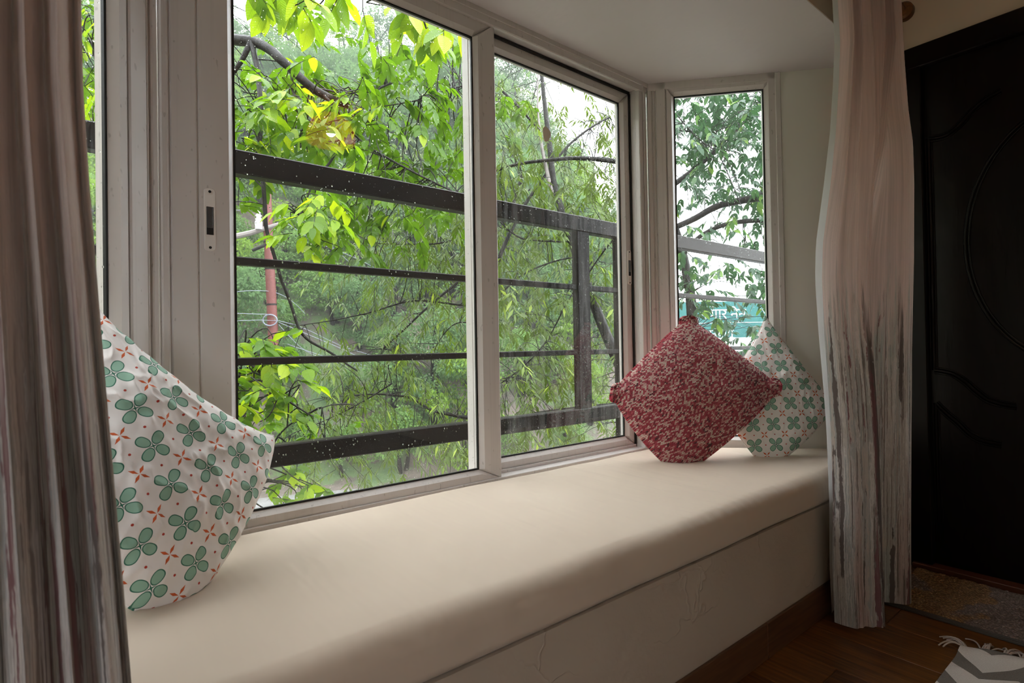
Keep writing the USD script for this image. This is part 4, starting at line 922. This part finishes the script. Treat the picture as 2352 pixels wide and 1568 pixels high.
# ------------------------------------------------------------------ far trees on the hillside: five kinds, referenced
def far_kind(name, seed, height, width, n, L, W, mat, trunk=True):
    rg = np.random.default_rng(seed)
    x = UsdGeom.Xform.Define(stage, numbered('/World', name)); x.AddTransformOp()
    if trunk:
        for q in range(2):
            P = spline([(rg.normal(0, .1), rg.normal(0, .1), -0.6), (rg.normal(0, .25), rg.normal(0, .25), height * .35), (rg.normal(0, .5), rg.normal(0, .5), height * .8)], 10)
            obj('trunk', tube(P, np.linspace(0.16, 0.04, 10), 6), M['bark'], x, smooth=True)
    cl = []
    for q in range(26):
        z = height * rg.uniform(0.12, 1.0); w = width * math.sqrt(max(0.06, 1 - ((z / height - 0.45) / 0.6) ** 2)) * rg.uniform(0.3, 1.0); a = rg.uniform(0, 6.28)
        cl.append((w * math.cos(a), w * math.sin(a), z))
    cl = np.array(cl); k = rg.integers(0, len(cl), n)
    dr = rg.normal(0, 1, (n, 3)); dr /= np.linalg.norm(dr, axis=1, keepdims=True); rad = rg.uniform(0.5, 1, n) ** 0.6
    P = cl[k] + dr * (rad * width * 0.36)[:, None] * [1, 1, 0.62]
    D = dr * 0.7 + rg.normal(0, .5, (n, 3)) + [0, 0, -0.35]
    U = np.array([0, 0, 1.0]) + rg.normal(0, .5, (n, 3))
    s = rg.uniform(0.6, 1.3, n)
    V, f = leaves(P, D, L * s, W * s, U, 0.1, False)
    obj('foliage', joined(V, f), M[mat], x, smooth=True, kind='stuff')
    return x
KINDS = [('bushy_tree', 41, 3.4, 1.9, 5200, 0.15, 0.05, 'leaf_far', 'pale green bushy tree in the dense mass on the far hillside', 'bushy trees on the hillside'),
         ('round_tree', 42, 6.5, 2.5, 7000, 0.17, 0.06, 'leaf_far_b', 'bluish green tall tree in the dense mass on the far hillside', 'tall trees on the hillside'),
         ('loose_tree', 43, 5.0, 2.0, 4600, 0.18, 0.05, 'leaf_far_y', 'yellowish green loose tree in the dense mass on the far hillside', 'loose trees on the hillside')]
rg = np.random.default_rng(77)
spots = []
for i in range(16000):
    r = 17.6 + 46 * rg.uniform() ** 1.5; az = rg.uniform(2, 60)
    if az > 50 and r < 30: continue
    x, y = r * math.sin(math.radians(az)), r * math.cos(math.radians(az)) + 1.5
    if r < 24 and 0.36 < meshkit.noise(np.array([x * .35, y * .35, 1.0]), 9) < 0.50: continue      # litter clearings
    if all((x - a) ** 2 + (y - b) ** 2 > (0.75 + 0.042 * r) ** 2 for a, b, _, _ in spots): spots.append((x, y, r, az))
first = {}
for (x, y, r, az) in spots:
    k = int(rg.choice([0, 0, 2, 1], 1)[0]) if r < 27 else int(rg.choice([1, 0, 2, 1], 1)[0])
    nm, sd, hh_, ww, nn, L, W, mt_, lab, grp = KINDS[k]
    if k not in first: first[k] = x_ = far_kind(nm, sd, hh_, ww, nn, L, W, mt_); prim = x_.GetPrim(); first[k] = prim
    else:
        xx = UsdGeom.Xform.Define(stage, numbered('/World', nm)); prim = xx.GetPrim()
        prim.GetReferences().AddInternalReference(first[k].GetPath()); prim.SetInstanceable(True)
    c3 = np.array([x, y, float(ground(np.array([x]), np.array([y]))[0]) + 1.5]) - EYE; wf = c3 @ FW
    px = 1176 + FPX * (c3 @ RT) / wf
    where = 'left edge' if px < 620 else 'middle left' if px < 830 else 'middle' if px < 1120 else 'right pane' if px < 1450 else 'corner window'
    row = 'by the road' if r < 22 else 'on the lower slope' if r < 27 else 'on the middle slope' if r < 35 else 'on the upper slope' if r < 46 else 'near the hilltop'
    lab2 = f"{lab.replace(' in the dense mass on the far hillside', '')}, {row}, in the {where}"
    tag(prim, lab2, 'tree', f'{grp}: {row}, {where}')
    s = rg.uniform(0.6, 1.25) * (0.62 if r < 24 else 1.0); th = rg.uniform(0, 6.28); c, q = math.cos(th) * s, math.sin(th) * s
    z = float(ground(np.array([x]), np.array([y]))[0])
    op = UsdGeom.Xformable(prim).GetOrderedXformOps()
    mtx = Gf.Matrix4d(c, q, 0, 0, -q, c, 0, 0, 0, 0, s * rg.uniform(0.85, 1.15), 0, x, y, z, 1)
    (op[0] if op else UsdGeom.Xformable(prim).AddTransformOp()).Set(mtx)


# ------------------------------------------------------------------ utility pole, wires, sign, roof
pb = at_depth(626, 745, 17.0); pt = at_depth(612, 440, 17.0)
up_ = thing('utility_pole', 'red painted utility pole with crossarm and insulator, on the hillside left', 'utility pole')
dirp = unit(pt - pb)
obj('post', tube([pb - dirp * 3.0, pb, pt, pt + dirp * 0.3], [0.155, 0.15, 0.135, 0.13], 16), M['pole'], up_, smooth=40)
for q in (0.15, 0.42, 0.62): 
    c = pb + (pt - pb) * q
    obj('band', tube([c - dirp * .025, c + dirp * .025], [.158, .158], 16), M['bark'], up_)
obj('crossarm', tube([at_depth(640, 515, 16.9), at_depth(575, 535, 16.9), at_depth(500, 552, 16.9)], [0.06, 0.085, 0.09], 8), M['bark_pale'], up_, smooth=40)
obj('stay_arm', tube([at_depth(615, 560, 16.9), at_depth(580, 575, 16.9)], 0.05, 8), M['bark'], up_)
ins = at_depth(594, 510, 16.8)
obj('insulator', xf(lathe([(0, -.22), (.10, -.22), (.11, 0), (.08, .05), (.10, .1), (.05, .15), (.10, .2), (.04, .26), (.09, .32), (.03, .42), (0, .43)], 18), trimesh.transformations.translation_matrix(ins)), M['porcelain'], up_, smooth=30)
lp = at_depth(620, 735, 16.8); a = np.linspace(0, 6.28, 24)
obj('cable_loop', tube(lp + np.stack([0.22 * np.cos(a) * RT[0], 0.22 * np.cos(a) * RT[1], 0.17 * np.sin(a)], 1), 0.022, 6, cap=False), M['wire'], up_, smooth=True)
WIRES = [[(500, 560 - 75, 17), (612, 487, 17), (800, 600, 19)], [(500, 700 - 20, 16), (610, 668, 16.8), (700, 720, 18)], [(500, 742, 16), (620, 735, 16.8), (800, 800, 19), (1080, 870, 24)],
         [(640, 740, 16.8), (760, 790, 18), (900, 850, 20), (1080, 880, 24)], [(640, 745, 16.8), (720, 815, 17.5), (860, 845, 20)], [(500, 718, 16), (620, 722, 16.8)], [(640, 500, 17), (760, 570, 18), (900, 640, 22)], [(660, 790, 16.8), (800, 832, 18.5), (1000, 858, 22)]]
WNAME = ['overhead cable at the insulator, topmost on the red pole', 'overhead cable crossing the red pole just above its lower band', 'overhead cable passing through the loop at the foot of the red pole',
         'long overhead cable sagging right from the foot of the red pole towards the railing', 'short overhead cable bending down right below the red pole', 'overhead cable ending at the red pole from the left, under its band',
         'overhead cable slanting down right from the top of the red pole', 'lowest overhead cable, near the third bar of the railing']
for i, wpx in enumerate(WIRES):
    obj('overhead_wire', tube(spline([at_depth(*q) for q in wpx], 20), 0.010, 5), M['wire'], smooth=True, label=WNAME[i], cat='cable')
# teal sign with white lettering
SD = 15.0
s0, s1, s2 = at_depth(1560, 702, SD), at_depth(1772, 684, SD), at_depth(1560, 788, SD)
sx, sz = unit([s1[0] - s0[0], s1[1] - s0[1], 0]), np.array([0, 0, 1.0]); sn = np.cross(sx, sz)
Wd, Hd = np.linalg.norm(s1 - s0), s0[2] - s2[2] + 0.1
o = np.array([s0[0], s0[1], s2[2]])
sign = thing('road_sign', 'teal signboard with white lettering beyond the corner window', 'sign')
MS = basis(o, sx, sn * -1 if False else np.cross(sz, sx), sz)
def loc(u0, u1, v0, v1, n0, n1): return xf(cbox(u0, u1, n0, n1, v0, v1, 0.004), MS)
obj('board', loc(0, Wd, 0, Hd, 0, 0.06), M['sign_teal'], sign)
obj('rule', loc(0.05, Wd - .05, Hd * .47, Hd * .47 + .018, -0.012, 0.002), M['sign_white'], sign)
# strokes of each glyph on a unit em (x 0..w, y 0..1; headline at 0.8)
GL = {'sa': ([[(0, .8), (.75, .8)], [(.1, .8), (.12, .45), (.3, .35), (.12, .3), (.4, 0)], [(.3, .45), (.6, .45)], [(.6, .8), (.6, 0)]], .75),
      'aa': ([[(0, .8), (.3, .8)], [(.16, .8), (.16, 0)]], .3),
      'ga': ([[(0, .8), (.7, .8)], [(.18, .8), (.18, .3), (.1, .2), (.05, .28)], [(.52, .8), (.52, 0)]], .7),
      'ra': ([[(0, .8), (.55, .8)], [(.2, .8), (.42, .6), (.34, .42), (.12, .42), (.45, 0)]], .55),
      'na': ([[(0, .8), (.7, .8)], [(.08, .42), (.5, .42)], [(.08, .42), (.04, .34), (.14, .3)], [(.52, .8), (.52, 0)]], .7),
      'ne': ([[(0, .8), (.7, .8)], [(.08, .42), (.5, .42)], [(.08, .42), (.04, .34), (.14, .3)], [(.52, .8), (.52, 0)], [(.52, .8), (.3, 1.05), (.12, 1.08)]], .7),
      'va': ([[(0, .8), (.65, .8)], [(.5, .55), (.3, .6), (.12, .45), (.22, .25), (.5, .3)], [(.5, .8), (.5, 0)]], .65),
      'sp': ([], .35)}
def lettering(word, u, v, h):
    for ch in word:
        st, w = GL[ch]
        if st:
            pg = unary_union([LineString([(a * h, b * h) for a, b in q]).buffer(0.052 * h, cap_style=2) for q in st])
            mm = extrude(pg, 0.02)
            R4 = np.eye(4); R4[:3, :3] = np.array([[1, 0, 0], [0, 0, -1], [0, 1, 0]]); R4[:3, 3] = [u, -0.001, v]
            obj('letter', xf(mm, MS @ R4), M['sign_white'], sign, smooth=False)
        u += w * h
    return u
px2u = lambda px: (on_plane(px, 720, s0, sn) - s0) @ sx
lettering(['sa', 'aa', 'ga', 'aa', 'ra', 'sp', 'ne', 'na'], px2u(1605), Hd * .58, 0.30)
lettering(['va', 'sp', 'sa', 'va', 'aa', 'ga'], px2u(1605), Hd * .10, 0.28)
lettering(['ra', 'ga'], px2u(1745), Hd * .58, 0.30)
for px in (1575, 1760):
    u = px2u(px); obj('leg', loc(u - .04, u + .04, -3.2, 0.0, 0.0, 0.05), M['steel'], sign)
# white parapet / van roof below the sign
r0 = at_depth(1640, 806, 11.0); r1 = at_depth(1800, 800, 11.0)
wx = unit([r1[0] - r0[0], r1[1] - r0[1], 0]); wn = np.cross(wx, [0, 0, 1.0])
MW = basis([r0[0], r0[1], r0[2]], wx, np.cross([0, 0, 1.0], wx), [0, 0, 1.0])
ct_ = thing('metal_roof', 'white wet metal roof sheet with a dark gutter, below the teal sign', 'roof')
obj('sheet', xf(hullm([(-.1, 0, 0), (4, 0, 0), (-.1, 3.2, .30), (4, 3.2, .30), (-.1, 0, -.03), (4, 0, -.03), (-.1, 3.2, .27), (4, 3.2, .27)]), MW), M['roof_white'], ct_)
for q in range(4, 12): obj('rib', xf(hullm([(-1.9 + q * .5, 0.01, 0.0), (-1.86 + q * .5, .01, 0.0), (-1.9 + q * .5, 3.2, .30), (-1.86 + q * .5, 3.2, .30), (-1.88 + q * .5, 0.01, 0.03), (-1.88 + q * .5, 3.2, .33)]), MW), M['roof_white'], ct_)
obj('gutter', xf(cbox(-.1, 4, -.10, 0.0, -.12, -.02, .01), MW), M['gasket'], ct_)
obj('wall', xf(cbox(0, 3.9, .1, 3.0, -6.0, -.03, .01), MW), M['roof_white'], ct_)
